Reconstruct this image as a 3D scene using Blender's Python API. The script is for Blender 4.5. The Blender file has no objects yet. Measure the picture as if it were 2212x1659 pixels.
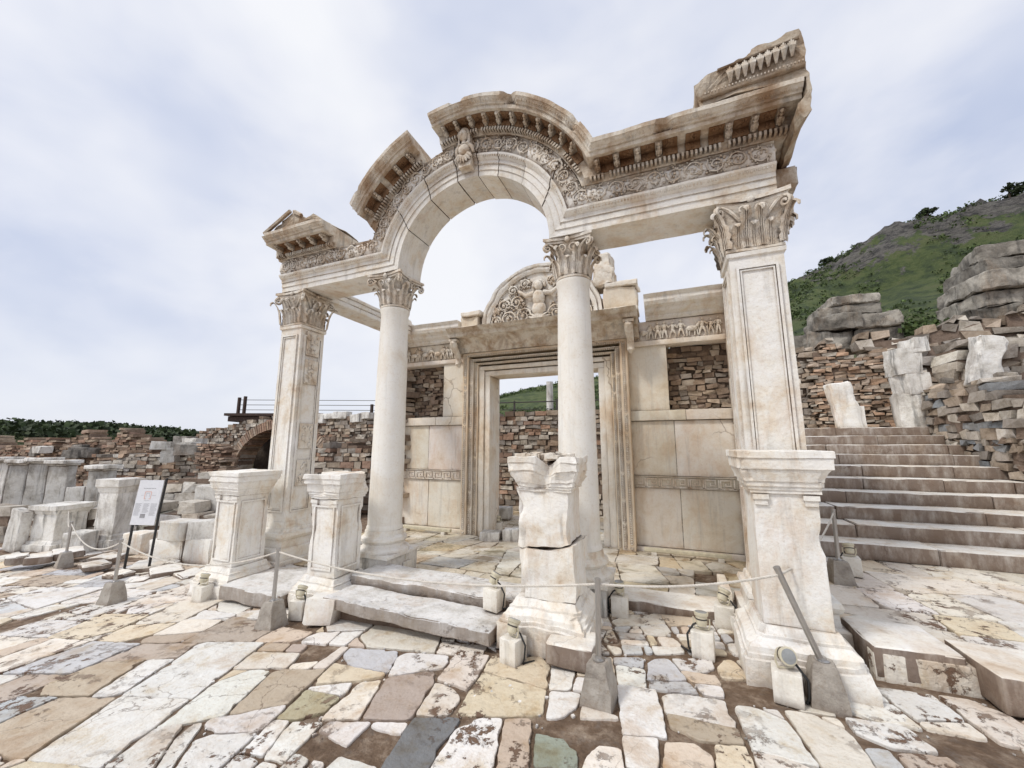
import bpy, bmesh, math, random
from mathutils import Vector, noise, Matrix
random.seed(7)
R=random.random
def U(a,b): return a+(b-a)*random.random()
col=bpy.context.scene.collection
rad=math.radians
# ---------------- measuring helpers -----------------
TH=rad(22); PI=math.pi
S_,C_=math.sin(TH),math.cos(TH)
PT=math.atan(132/840); sp,cp=math.sin(PT),math.cos(PT)
EYE=1.6
def ray(px,py):
    a=(px-1106)/840; b=(829.5-py)/840
    fh=cp-b*sp; z=sp+b*cp
    return a*C_-fh*S_, a*S_+fh*C_, z
def atz(px,py,z):
    x,y,k=ray(px,py); t=(z-EYE)/k
    return (x*t,y*t,z,t)
def aty(px,py,Y):
    x,y,k=ray(px,py); t=Y/y
    return (x*t,Y,EYE+k*t,t)
def gz(x,y=0):
    if x>.5: return 0.0
    if x>-10: return .045*(x-.5)
    return max(-.75,-.4725+.02*(x+10))
# ---------------- mesh builder -----------------
class MB:
    def __init__(s): s.v=[];s.f=[];s.c=[]
    def add(s,vs,fs,c=(1,1,1)):
        n=len(s.v); s.v.extend([tuple(v) for v in vs])
        for f in fs: s.f.append(tuple(i+n for i in f)); s.c.append(c)
    def hexa(s,P8,c=(1,1,1)):
        s.add(P8,[(0,3,2,1),(4,5,6,7),(0,1,5,4),(1,2,6,5),(2,3,7,6),(3,0,4,7)],c)
    def box(s,c0,sz,rz=0,c=(1,1,1),jit=0,M=None):
        hx,hy,hz=sz[0]/2,sz[1]/2,sz[2]/2
        P=[]
        for dz in(-hz,hz):
            for dx,dy in((-hx,-hy),(hx,-hy),(hx,hy),(-hx,hy)):
                p=Vector((dx+U(-jit,jit),dy+U(-jit,jit),dz+U(-jit,jit)))
                if M: p=M@p
                ca,sa=math.cos(rz),math.sin(rz)
                P.append((c0[0]+p.x*ca-p.y*sa,c0[1]+p.x*sa+p.y*ca,c0[2]+p.z))
        s.hexa(P,c)
    def bx(s,x0,x1,y0,y1,z0,z1,c=(1,1,1)):
        s.box(((x0+x1)/2,(y0+y1)/2,(z0+z1)/2),(x1-x0,y1-y0,z1-z0),c=c)
    def rbox(s,c0,sz,r=.02,cell=.15,rz=0,c=(1,1,1),amp=.01,sc=3,chip=.5,M=None):
        h=[d/2 for d in sz]; r=min(r,min(h)*.6); off=Vector((R()*50,R()*50,R()*50))
        ax=[]
        for k in range(3):
            n=max(1,int(round(2*(h[k]-r)/cell))); 
            L=[-h[k]]+[-(h[k]-r)+2*(h[k]-r)*i/n for i in range(n+1)]+[h[k]]
            ax.append(L)
        ca,sa=math.cos(rz),math.sin(rz)
        def tr(p):
            q=Vector([max(-(h[k]-r),min(h[k]-r,p[k])) for k in range(3)])
            d=p-q; l=d.length
            if l>1e-9:
                p2=q+d/l*r
                nz=sum(1 for k in range(3) if abs(d[k])>1e-9)
                if nz>1:
                    w=noise.noise((p+off)*sc*2.5)
                    if w>.1: p2=p2.lerp(q,min(1,w*chip*2.2))
            else: p2=q
            p2=p2+noise.noise_vector((p+off)*sc)*amp+noise.noise_vector((p+off)*sc*4)*amp*.3
            if M: p2=M@p2
            return (c0[0]+p2.x*ca-p2.y*sa,c0[1]+p2.x*sa+p2.y*ca,c0[2]+p2.z)
        vs=[];fs=[];idx={}
        def vid(p):
            k=(round(p[0],5),round(p[1],5),round(p[2],5))
            if k not in idx:
                idx[k]=len(vs); vs.append(tr(Vector(p)))
            return idx[k]
        for k in range(3):
            i1,i2=(k+1)%3,(k+2)%3
            for sgn in(-1,1):
                for a in range(len(ax[i1])-1):
                    for b in range(len(ax[i2])-1):
                        q=[]
                        for u,v in((a,b),(a+1,b),(a+1,b+1),(a,b+1)):
                            p=[0,0,0]; p[k]=sgn*h[k]; p[i1]=ax[i1][u]; p[i2]=ax[i2][v]; q.append(vid(p))
                        fs.append(tuple(q) if sgn>0 else tuple(reversed(q)))
        s.add(vs,fs,c)
    def sqlathe(s,prof,c0,k=6,rz=0,c=(1,1,1),cap=True,seg=.12):
        P=[prof[0]]
        for a,b in zip(prof,prof[1:]):
            d=math.hypot(a[0]-b[0],a[1]-b[1]); n=max(1,int(d/seg))
            for i in range(1,n+1): P.append((a[0]+(b[0]-a[0])*i/n,a[1]+(b[1]-a[1])*i/n))
        ring=[]
        for e in range(4):
            for i in range(k):
                t=-1+2*i/k
                ring.append([(t,-1),(1,t),(-t,1),(-1,-t)][e])
        vs=[];fs=[];N=len(ring);ca,sa=math.cos(rz),math.sin(rz)
        for hw,z in P:
            for x,y in ring:
                X=x*hw;Y=y*hw
                vs.append((c0[0]+X*ca-Y*sa,c0[1]+X*sa+Y*ca,c0[2]+z))
        for j in range(len(P)-1):
            for i in range(N): fs.append((j*N+i,j*N+(i+1)%N,(j+1)*N+(i+1)%N,(j+1)*N+i))
        if cap:
            fs.append(tuple(range((len(P)-1)*N,len(P)*N))); fs.append(tuple(reversed(range(N))))
        s.add(vs,fs,c)
    def lathe(s,prof,c0,n=28,c=(1,1,1),M=None):
        vs=[];fs=[]
        for r,z in prof:
            for i in range(n):
                a=2*PI*i/n; p=Vector((r*math.cos(a),r*math.sin(a),z))
                if M: p=M@p
                vs.append((c0[0]+p.x,c0[1]+p.y,c0[2]+p.z))
        m=len(prof)
        for j in range(m-1):
            for i in range(n): fs.append((j*n+i,j*n+(i+1)%n,(j+1)*n+(i+1)%n,(j+1)*n+i))
        fs.append(tuple(range((m-1)*n,m*n))); fs.append(tuple(reversed(range(n))))
        s.add(vs,fs,c)
    def tube(s,pts,r,n=6,c=(1,1,1)):
        pts=[Vector(p) for p in pts]; m=len(pts); vs=[];fs=[]
        for i,p in enumerate(pts):
            t=(pts[min(i+1,m-1)]-pts[max(i-1,0)])
            if t.length<1e-9: t=Vector((0,0,1))
            t.normalize()
            up=Vector((0,1,0)) if abs(t.y)<.9 else Vector((1,0,0))
            a=t.cross(up).normalized(); b=t.cross(a)
            rr=r[i] if isinstance(r,(list,tuple)) else r
            for k in range(n):
                w=2*PI*k/n; vs.append(p+a*(math.cos(w)*rr)+b*(math.sin(w)*rr))
        for i in range(m-1):
            for k in range(n): fs.append((i*n+k,i*n+(k+1)%n,(i+1)*n+(k+1)%n,(i+1)*n+k))
        fs.append(tuple(range(n))); fs.append(tuple(range((m-1)*n,m*n)))
        s.add(vs,fs,c)
    def blob(s,c0,rr,n=8,m=5,M=None,c=(1,1,1)):
        vs=[];fs=[]
        for j in range(m+1):
            ph=PI*j/m
            for i in range(n):
                a=2*PI*i/n; p=Vector((rr[0]*math.sin(ph)*math.cos(a),rr[1]*math.sin(ph)*math.sin(a),rr[2]*math.cos(ph)))
                if M: p=M@p
                vs.append((c0[0]+p.x,c0[1]+p.y,c0[2]+p.z))
        for j in range(m):
            for i in range(n): fs.append((j*n+i,(j+1)*n+i,(j+1)*n+(i+1)%n,j*n+(i+1)%n))
        s.add(vs,fs,c)
    def sweep(s,prof,fn,t0=0,t1=1,n=20,cap=(1,1),c=(1,1,1)):
        m=len(prof);vs=[];fs=[]
        for i in range(n+1):
            t=t0+(t1-t0)*i/n
            for y,h in prof: vs.append(fn(t,y,h))
        for i in range(n):
            for k in range(m): fs.append((i*m+k,i*m+(k+1)%m,(i+1)*m+(k+1)%m,(i+1)*m+k))
        if cap[0]: fs.append(tuple(reversed(range(m))))
        if cap[1]: fs.append(tuple(range(n*m,(n+1)*m)))
        s.add(vs,fs,c)
    def poly(s,pts,y0,y1,c=(1,1,1),cuts=3):
        bm=bmesh.new(); vv=[bm.verts.new((p[0],y0,p[1])) for p in pts]
        f=bm.faces.new(vv); r=bmesh.ops.extrude_face_region(bm,geom=[f])
        for g in r['geom']:
            if isinstance(g,bmesh.types.BMVert): g.co.y=y1
        bmesh.ops.triangulate(bm,faces=bm.faces[:]); bmesh.ops.subdivide_edges(bm,edges=bm.edges[:],cuts=cuts,use_grid_fill=True)
        bmesh.ops.recalc_face_normals(bm,faces=bm.faces[:]); bm.verts.index_update()
        s.add([v.co[:] for v in bm.verts],[tuple(v.index for v in f.verts) for f in bm.faces],c); bm.free()
    def rock(s,c0,sz,rz=0,npt=16,cuts=2,amp=.03,c=(1,1,1),boxy=.72):
        bm=bmesh.new()
        for i in range(npt):
            u=Vector((U(-1,1),U(-1,1),U(-1,1))); m=max(abs(u.x),abs(u.y),abs(u.z)); u=u/m*U(boxy,1)
            bm.verts.new((u.x*sz[0]/2,u.y*sz[1]/2,u.z*sz[2]/2))
        for a in(-1,1):
            for b in(-1,1):
                for d in(-1,1):
                    k=U(.78,1); bm.verts.new((a*sz[0]/2*k,b*sz[1]/2*U(.8,1),d*sz[2]/2*U(.8,1)))
        r=bmesh.ops.convex_hull(bm,input=bm.verts[:])
        bmesh.ops.delete(bm,geom=[v for v in bm.verts if not v.link_faces],context='VERTS')
        bmesh.ops.triangulate(bm,faces=bm.faces[:])
        if cuts: bmesh.ops.subdivide_edges(bm,edges=bm.edges[:],cuts=cuts,use_grid_fill=True)
        bmesh.ops.recalc_face_normals(bm,faces=bm.faces[:]); bm.verts.index_update()
        ca,sa=math.cos(rz),math.sin(rz); off=Vector((R()*40,R()*40,R()*40)); vs=[]
        for v in bm.verts:
            p=v.co+noise.noise_vector(v.co*2.5+off)*amp+noise.noise_vector(v.co*8+off)*amp*.4
            vs.append((c0[0]+p.x*ca-p.y*sa,c0[1]+p.x*sa+p.y*ca,c0[2]+p.z))
        s.add(vs,[tuple(v.index for v in f.verts) for f in bm.faces],c); bm.free()
    def rough(s,amp,sc,i0=0):
        for i in range(i0,len(s.v)):
            p=Vector(s.v[i]); q=p+noise.noise_vector(p*sc)*amp+noise.noise_vector(p*sc*4+Vector((9,3,1)))*amp*.35
            s.v[i]=tuple(q)
        return s
    def build(s,name,mat,parent=None,smooth=None,fix=False):
        me=bpy.data.meshes.new(name)
        if parent: o0=wloc(parent)
        else:
            xs=[v[0] for v in s.v];ys=[v[1] for v in s.v];zs=[v[2] for v in s.v]
            o0=Vector(((min(xs)+max(xs))/2,(min(ys)+max(ys))/2,min(zs)))
        me.from_pydata([(v[0]-o0.x,v[1]-o0.y,v[2]-o0.z) for v in s.v],[],s.f)
        ca=me.color_attributes.new('Col','FLOAT_COLOR','CORNER')
        buf=[]
        for f,c in zip(s.f,s.c):
            buf.extend([c[0],c[1],c[2],1.0]*len(f))
        if len(buf)==len(ca.data)*4: ca.data.foreach_set('color',buf)
        if fix:
            bm=bmesh.new();bm.from_mesh(me);bmesh.ops.recalc_face_normals(bm,faces=bm.faces[:]);bm.to_mesh(me);bm.free()
        if smooth is not None:
            me.polygons.foreach_set('use_smooth',[True]*len(me.polygons))
            if smooth<170: me.set_sharp_from_angle(angle=rad(smooth))
        me.materials.append(mat); me.update()
        o=bpy.data.objects.new(name,me); col.objects.link(o)
        if parent: o.parent=parent
        else: o.location=o0
        return o
def wloc(o):
    v=Vector((0,0,0))
    while o: v=v+Vector(o.location); o=o.parent
    return v
def tag(o,label=None,cat=None,group=None,kind=None):
    if label:o['label']=label
    if cat:o['category']=cat
    if group:o['group']=group
    if kind:o['kind']=kind
    return o
def empty(name,loc,label,cat,group=None):
    o=bpy.data.objects.new(name,None); o.location=loc; o.empty_display_size=.2; col.objects.link(o)
    return tag(o,label,cat,group)
# ---------------- materials -----------------
def newmat(name):
    m=bpy.data.materials.new(name); m.use_nodes=True; nt=m.node_tree
    for n in list(nt.nodes): nt.nodes.remove(n)
    out=nt.nodes.new('ShaderNodeOutputMaterial'); b=nt.nodes.new('ShaderNodeBsdfPrincipled')
    nt.links.new(b.outputs[0],out.inputs[0]); return m,nt,b
def ramp(nt,src,stops):
    r=nt.nodes.new('ShaderNodeValToRGB'); e=r.color_ramp.elements
    while len(e)<len(stops): e.new(.5)
    for i,(p,c) in enumerate(stops):
        e[i].position=p
        if not isinstance(c,(tuple,list)): c=(c,c,c)
        e[i].color=(c[0],c[1],c[2],1)
    nt.links.new(src,r.inputs[0]); return r.outputs[0]
def nz(nt,vec,scale,detail=6,rough=.6,dist=0):
    n=nt.nodes.new('ShaderNodeTexNoise'); n.inputs['Scale'].default_value=scale; n.inputs['Detail'].default_value=detail
    n.inputs['Roughness'].default_value=rough; n.inputs['Distortion'].default_value=dist
    nt.links.new(vec,n.inputs['Vector']); return n.outputs[0]
def mapv(nt,vec,sc,loc=(0,0,0)):
    n=nt.nodes.new('ShaderNodeMapping'); n.inputs['Scale'].default_value=sc; n.inputs['Location'].default_value=loc
    nt.links.new(vec,n.inputs['Vector']); return n.outputs[0]
def mixc(nt,f,a,b,mode='MIX'):
    n=nt.nodes.new('ShaderNodeMix'); n.data_type='RGBA'; n.blend_type=mode
    def st(sock,v):
        if isinstance(v,(int,float)): sock.default_value=v
        elif isinstance(v,(tuple,list)): sock.default_value=(v[0],v[1],v[2],1)
        else: nt.links.new(v,sock)
    st(n.inputs[0],f); st(n.inputs[6],a); st(n.inputs[7],b); return n.outputs[2]
def mth(nt,op,a,b=None):
    n=nt.nodes.new('ShaderNodeMath'); n.operation=op
    for i,v in enumerate((a,b)):
        if v is None: continue
        if isinstance(v,(int,float)): n.inputs[i].default_value=v
        else: nt.links.new(v,n.inputs[i])
    return n.outputs[0]
def stone(name,stops,scale=2.5,stain=((.42,.25,.12),.5),streak=((.3,.29,.27),.3),crevice=((.16,.09,.05),.8),bump=.35,bs=18,pits=None,rough=.85,aod=.12,wet=False,side=None,crack=0,fm=.5):
    m,nt,b=newmat(name)
    gn=nt.nodes.new('ShaderNodeNewGeometry'); g=gn.outputs['Position']
    at=nt.nodes.new('ShaderNodeAttribute'); at.attribute_name='Col'
    c=ramp(nt,nz(nt,g,scale,9,.66,.3),stops)
    f=ramp(nt,nz(nt,mapv(nt,g,(1,1,.45),(3,1,7)),1.9,9,.7,.4),[(.52,0),(.66,stain[1])])
    c=mixc(nt,f,c,stain[0])
    f=ramp(nt,nz(nt,mapv(nt,g,(7,7,.6)),1.3,8,.65),[(.54,0),(.68,streak[1])])
    c=mixc(nt,f,c,streak[0])
    fine=nz(nt,g,34,6,.75)
    c=mixc(nt,ramp(nt,fine,[(.34,fm),(.47,0)]),c,(.74,.65,.55),'MULTIPLY')
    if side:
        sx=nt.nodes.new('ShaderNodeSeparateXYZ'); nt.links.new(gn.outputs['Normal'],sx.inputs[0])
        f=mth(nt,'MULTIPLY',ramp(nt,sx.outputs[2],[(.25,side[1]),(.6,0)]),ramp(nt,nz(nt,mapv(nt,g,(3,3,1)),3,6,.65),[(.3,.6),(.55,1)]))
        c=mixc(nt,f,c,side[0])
    c=mixc(nt,1.0,c,at.outputs['Color'],'MULTIPLY')
    if pits:
        n1=nz(nt,g,pits[1],10,.76,.1)
        f=ramp(nt,n1,[(pits[2],0),(pits[2]+.02,1)])
        f2=ramp(nt,nz(nt,g,1.1,3,.5),[(.47,0),(.57,1)])
        f=mth(nt,'MULTIPLY',f,f2)
        c=mixc(nt,f,c,pits[0]); pf=f
    if crack:
        vo=nt.nodes.new('ShaderNodeTexVoronoi'); vo.feature='DISTANCE_TO_EDGE'; vo.inputs['Scale'].default_value=crack
        vn=nt.nodes.new('ShaderNodeVectorMath'); vn.operation='ADD'
        nn_=nt.nodes.new('ShaderNodeTexNoise'); nn_.inputs['Scale'].default_value=3; nn_.inputs['Detail'].default_value=6
        nt.links.new(g,nn_.inputs['Vector']); sc2=nt.nodes.new('ShaderNodeVectorMath'); sc2.operation='SCALE'; sc2.inputs[3].default_value=.5
        nt.links.new(nn_.outputs['Color'],sc2.inputs[0]); nt.links.new(g,vn.inputs[0]); nt.links.new(sc2.outputs[0],vn.inputs[1]); nt.links.new(vn.outputs[0],vo.inputs['Vector'])
        f=mth(nt,'MULTIPLY',ramp(nt,vo.outputs['Distance'],[(.0,.7),(.008,0)]),ramp(nt,nz(nt,g,.8,2,.5),[(.48,0),(.6,1)]))
        c=mixc(nt,f,c,crevice[0])
    if crevice[1]>0:  # occlusion darkening mixed into the base colour, strongest in recesses, broken up by noise
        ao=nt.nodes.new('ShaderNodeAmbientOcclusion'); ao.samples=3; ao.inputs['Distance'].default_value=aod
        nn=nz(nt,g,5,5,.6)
        f=mth(nt,'MULTIPLY',ramp(nt,ao.outputs['AO'],[(.2,crevice[1]),(.75,0)]),ramp(nt,nn,[(.35,.35),(.6,1)]))
        c=mixc(nt,f,c,crevice[0])
    nt.links.new(c,b.inputs['Base Color'])
    b.inputs['Roughness'].default_value=rough
    if wet:
        nt.links.new(ramp(nt,nz(nt,g,1.2,5,.6),[(.45,.25),(.6,.75)]),b.inputs['Roughness'])
    b.inputs['Specular IOR Level'].default_value=.3
    h=mth(nt,'ADD',nz(nt,g,bs,8,.7),mth(nt,'MULTIPLY',nz(nt,g,bs*.22,4,.5),1.6))
    if pits: h=mth(nt,'SUBTRACT',h,mth(nt,'MULTIPLY',pf,1.0))
    bp=nt.nodes.new('ShaderNodeBump'); bp.inputs['Strength'].default_value=bump; bp.inputs['Distance'].default_value=.03
    nt.links.new(h,bp.inputs['Height']); nt.links.new(bp.outputs[0],b.inputs['Normal'])
    return m
def plain(name,c,rough=.6,metal=0,var=.15,sc=20):
    m,nt,b=newmat(name); g=nt.nodes.new('ShaderNodeNewGeometry').outputs['Position']
    cc=mixc(nt,ramp(nt,nz(nt,g,sc,5,.6),[(.3,0),(.7,1)]),tuple(x*(1-var) for x in c),tuple(min(1,x*(1+var)) for x in c))
    nt.links.new(cc,b.inputs['Base Color']); b.inputs['Roughness'].default_value=rough; b.inputs['Metallic'].default_value=metal
    return m
M_marble=stone('marble',[(.28,(.62,.48,.35)),(.38,(.82,.74,.62)),(.48,(.90,.87,.80)),(.66,(.93,.92,.89))],3.0,stain=((.62,.44,.28),.5),streak=((.40,.37,.33),.35),crevice=((.18,.10,.05),1.0),bump=.45,fm=.45)
M_carved=stone('carved_marble',[(.28,(.46,.34,.23)),(.40,(.72,.61,.48)),(.52,(.86,.80,.70)),(.70,(.91,.89,.83))],4.5,stain=((.42,.26,.14),.5),streak=((.38,.34,.30),.35),crevice=((.10,.048,.022),1.0),bump=.6,bs=26,aod=.09)
M_brownc=stone('cornice_marble',[(.28,(.32,.21,.13)),(.42,(.57,.45,.33)),(.53,(.77,.70,.59)),(.70,(.86,.83,.76))],3.4,stain=((.30,.17,.085),.7),streak=((.32,.30,.27),.6),crevice=((.075,.033,.014),1.0),bump=.65,bs=20,aod=.24)
M_shaft=stone('column_marble',[(.28,(.80,.73,.62)),(.45,(.89,.86,.79)),(.7,(.92,.91,.87))],2.2,stain=((.76,.64,.49),.4),streak=((.62,.60,.57),.35),bump=.2,crevice=((.3,.2,.12),.4),fm=.35)
M_wall=stone('wall_marble',[(.28,(.64,.51,.38)),(.40,(.80,.71,.58)),(.52,(.88,.83,.74)),(.72,(.88,.86,.81))],1.8,stain=((.68,.48,.31),.45),streak=((.48,.45,.41),.4),bump=.35,crack=.5,crevice=((.18,.10,.05),.85),aod=.07,fm=.35)
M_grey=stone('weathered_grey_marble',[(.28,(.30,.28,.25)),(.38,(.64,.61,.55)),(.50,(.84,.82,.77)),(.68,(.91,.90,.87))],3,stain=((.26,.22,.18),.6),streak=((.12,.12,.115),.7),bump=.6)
M_rock=stone('grey_rock',[(.28,(.08,.072,.065)),(.40,(.20,.185,.165)),(.54,(.36,.335,.30)),(.70,(.52,.49,.44))],3.5,stain=((.38,.27,.18),.4),streak=((.06,.06,.06),.6),bump=1.0,bs=9,crack=2.2,crevice=((.03,.025,.02),.9),aod=.3)
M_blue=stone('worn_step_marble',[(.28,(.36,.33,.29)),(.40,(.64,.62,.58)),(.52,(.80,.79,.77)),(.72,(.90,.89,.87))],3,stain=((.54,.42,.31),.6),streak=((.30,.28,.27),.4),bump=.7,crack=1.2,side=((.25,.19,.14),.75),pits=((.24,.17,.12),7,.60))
M_step=stone('stair_marble',[(.28,(.56,.44,.33)),(.38,(.80,.72,.61)),(.50,(.90,.87,.80)),(.72,(.93,.91,.88))],2.6,stain=((.58,.43,.29),.4),streak=((.36,.30,.25),.25),crevice=((.10,.06,.035),.9),bump=.45,aod=.16,side=((.19,.13,.095),.9),crack=.8)
M_rub=stone('rubble',[(.3,(.6,.56,.5)),(.5,(.95,.92,.88)),(.7,(1.1,1.1,1.1))],6,stain=((.30,.20,.13),.25),streak=((.3,.28,.26),.2),bump=.9,bs=14,crevice=((.05,.035,.025),1.0),aod=.12)
M_pave=stone('paving',[(.26,(.62,.47,.33)),(.35,(.84,.75,.62)),(.44,(.98,.95,.90)),(.72,(1.05,1.05,1.04))],3.6,stain=((.62,.44,.28),.55),streak=((.55,.52,.49),.15),pits=((.19,.12,.08),7,.55),bump=.65,bs=16,crevice=((.14,.085,.055),.6),aod=.04,rough=.55,crack=1.6,fm=.55)
M_floor=stone('floor_stone',[(.28,(.30,.20,.12)),(.37,(.52,.42,.30)),(.46,(.80,.74,.63)),(.64,(.88,.86,.80))],2.4,stain=((.20,.16,.07),.85),bump=.5,wet=True,crack=1)
M_soil=stone('soil',[(.3,(.13,.085,.055)),(.5,(.22,.15,.10)),(.64,(.40,.31,.23)),(.74,(.55,.47,.38))],7,stain=((.10,.066,.046),.45),bump=1,bs=30,crevice=((.1,.06,.04),0),rough=.9)
M_conc=stone('concrete',[(.3,(.26,.23,.20)),(.5,(.42,.38,.33)),(.7,(.52,.49,.44))],7,stain=((.20,.17,.14),.5),bump=.6,bs=30)
M_lampbase=stone('lamp_block_stone',[(.3,(.74,.70,.61)),(.6,(.89,.86,.79))],6,stain=((.6,.5,.4),.3),bump=.3)
M_steel=plain('brushed_steel',(.45,.44,.43),.32,.9,.1)
M_beige=plain('cream_lamp_paint',(.62,.57,.43),.5)
M_glass=plain('lamp_glass',(.30,.31,.31),.12)
M_black=plain('black_rubber',(.02,.02,.02),.6)
M_dkmetal=plain('dark_metal',(.06,.05,.045),.6)
M_rope=plain('rope_fibre',(.66,.62,.55),.9)
M_white=plain('sign_white',(.76,.77,.80),.5,var=.04)
M_red=plain('sign_red',(.72,.30,.18),.6)
M_ink=plain('sign_ink',(.30,.30,.31),.6)
M_wood=plain('dark_wood',(.065,.04,.032),.8,var=.4)
def leafmat(name,a,b):
    m,nt,bs=newmat(name); g=nt.nodes.new('ShaderNodeNewGeometry').outputs['Position']
    at=nt.nodes.new('ShaderNodeAttribute'); at.attribute_name='Col'
    c=ramp(nt,nz(nt,g,.6,5,.7),[(.35,a),(.65,b)]); c=mixc(nt,1,c,at.outputs['Color'],'MULTIPLY')
    nt.links.new(c,bs.inputs['Base Color']); bs.inputs['Roughness'].default_value=.8; return m
M_leaf=leafmat('dark_foliage',(.03,.05,.02),(.065,.09,.035))
M_leaf2=leafmat('hill_foliage',(.04,.07,.022),(.11,.16,.045))
M_bush=leafmat('bush_foliage',(.05,.09,.025),(.11,.16,.05))
M_bark=plain('bark',(.1,.075,.055),.9)
def hillmat():
    m,nt,b=newmat('hill_ground'); g=nt.nodes.new('ShaderNodeNewGeometry').outputs['Position']
    at=nt.nodes.new('ShaderNodeAttribute'); at.attribute_name='Col'
    sx=nt.nodes.new('ShaderNodeSeparateColor'); nt.links.new(at.outputs['Color'],sx.inputs[0])
    gr=ramp(nt,nz(nt,g,.16,11,.78,.3),[(.34,(.035,.055,.02)),(.44,(.09,.14,.035)),(.53,(.19,.25,.06)),(.66,(.26,.27,.11))])
    rk=ramp(nt,nz(nt,mapv(nt,g,(1,1,2.2)),.28,12,.84,.5),[(.40,(.03,.028,.026)),(.47,(.15,.135,.12)),(.56,(.38,.35,.30)),(.65,(.10,.12,.06))])
    f=mth(nt,'ADD',sx.outputs[0],mth(nt,'MULTIPLY',mth(nt,'SUBTRACT',nz(nt,g,.15,8,.7),.5),2.0))
    c=mixc(nt,ramp(nt,f,[(.5,0),(.58,1)]),gr,rk)
    c=mixc(nt,.05,c,(.55,.6,.68))
    nt.links.new(c,b.inputs['Base Color']); b.inputs['Roughness'].default_value=.95
    bp=nt.nodes.new('ShaderNodeBump'); bp.inputs['Strength'].default_value=1; bp.inputs['Distance'].default_value=5.0
    nt.links.new(nz(nt,g,.4,11,.82),bp.inputs['Height']); nt.links.new(bp.outputs[0],b.inputs['Normal'])
    return m
M_hill=hillmat()
# ================= GROUND ==================
mb=MB()
cs=[-500,-250,-120,-70,-45]+[-30+i*.5 for i in range(121)]+[45,70,120,250,500]
n=len(cs)
def gsheet(x,y):
    z=gz(x,y)-.016+.010*noise.noise(Vector((x*2,y*2,0)))
    if y>4.7 and -5.7<x<1.1: z-=.4
    return z
vs=[(x,y,gsheet(x,y)) for y in cs for x in cs]
mb.add(vs,[(j*n+i,j*n+i+1,(j+1)*n+i+1,(j+1)*n+i) for j in range(n-1) for i in range(n-1)])
tag(mb.build('ground',M_soil,smooth=180),kind='structure')
# ---- paving
def clip(poly,mx,my,nx,ny):
    out=[];L=len(poly)
    for i in range(L):
        a=poly[i];b=poly[(i+1)%L]
        da=(a[0]-mx)*nx+(a[1]-my)*ny; db=(b[0]-mx)*nx+(b[1]-my)*ny
        if da<=0: out.append(a)
        if (da<0<db) or (db<0<da):
            t=da/(da-db); out.append((a[0]+(b[0]-a[0])*t,a[1]+(b[1]-a[1])*t))
    return out
def area(p): return abs(sum(p[i-1][0]*p[i][1]-p[i][0]*p[i-1][1] for i in range(len(p))))/2
def cen(p): n=len(p); return (sum(q[0] for q in p)/n,sum(q[1] for q in p)/n)
def edgedir(p):
    bl=0;be=0
    for i in range(len(p)):
        dx,dy=p[i][0]-p[i-1][0],p[i][1]-p[i-1][1]; l=math.hypot(dx,dy)
        if l>bl: bl=l;be=math.atan2(dy,dx)
    ex=[]
    for a in(be,be+PI/2):
        L=[q[0]*math.cos(a)+q[1]*math.sin(a) for q in p]; ex.append((max(L)-min(L),a))
    return max(ex)[1]
def split(p,tgt,out):
    A=area(p); c=cen(p); T=tgt(c[0],c[1])*U(.4,1.8)
    if A<T or A<.012 or len(p)<3:
        if A>.004: out.append(p)
        return
    a=edgedir(p)+U(-.27,.27); nx,ny=math.cos(a),math.sin(a)
    L=[(q[0]-c[0])*nx+(q[1]-c[1])*ny for q in p]; o=(max(L)-min(L))*U(-.2,.2)
    m=(c[0]+nx*o,c[1]+ny*o)
    split(clip(p,m[0],m[1],nx,ny),tgt,out); split(clip(p,m[0],m[1],-nx,-ny),tgt,out)
PC={'w':(.91,.90,.88),'c':(.90,.85,.77),'b':(.68,.70,.73),'g':(.40,.44,.38),'d':(.25,.26,.28),'t':(.60,.51,.41),'o':(.54,.50,.36),'p':(.80,.68,.57),'y':(.86,.76,.60),'r':(.58,.50,.44)}
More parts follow.
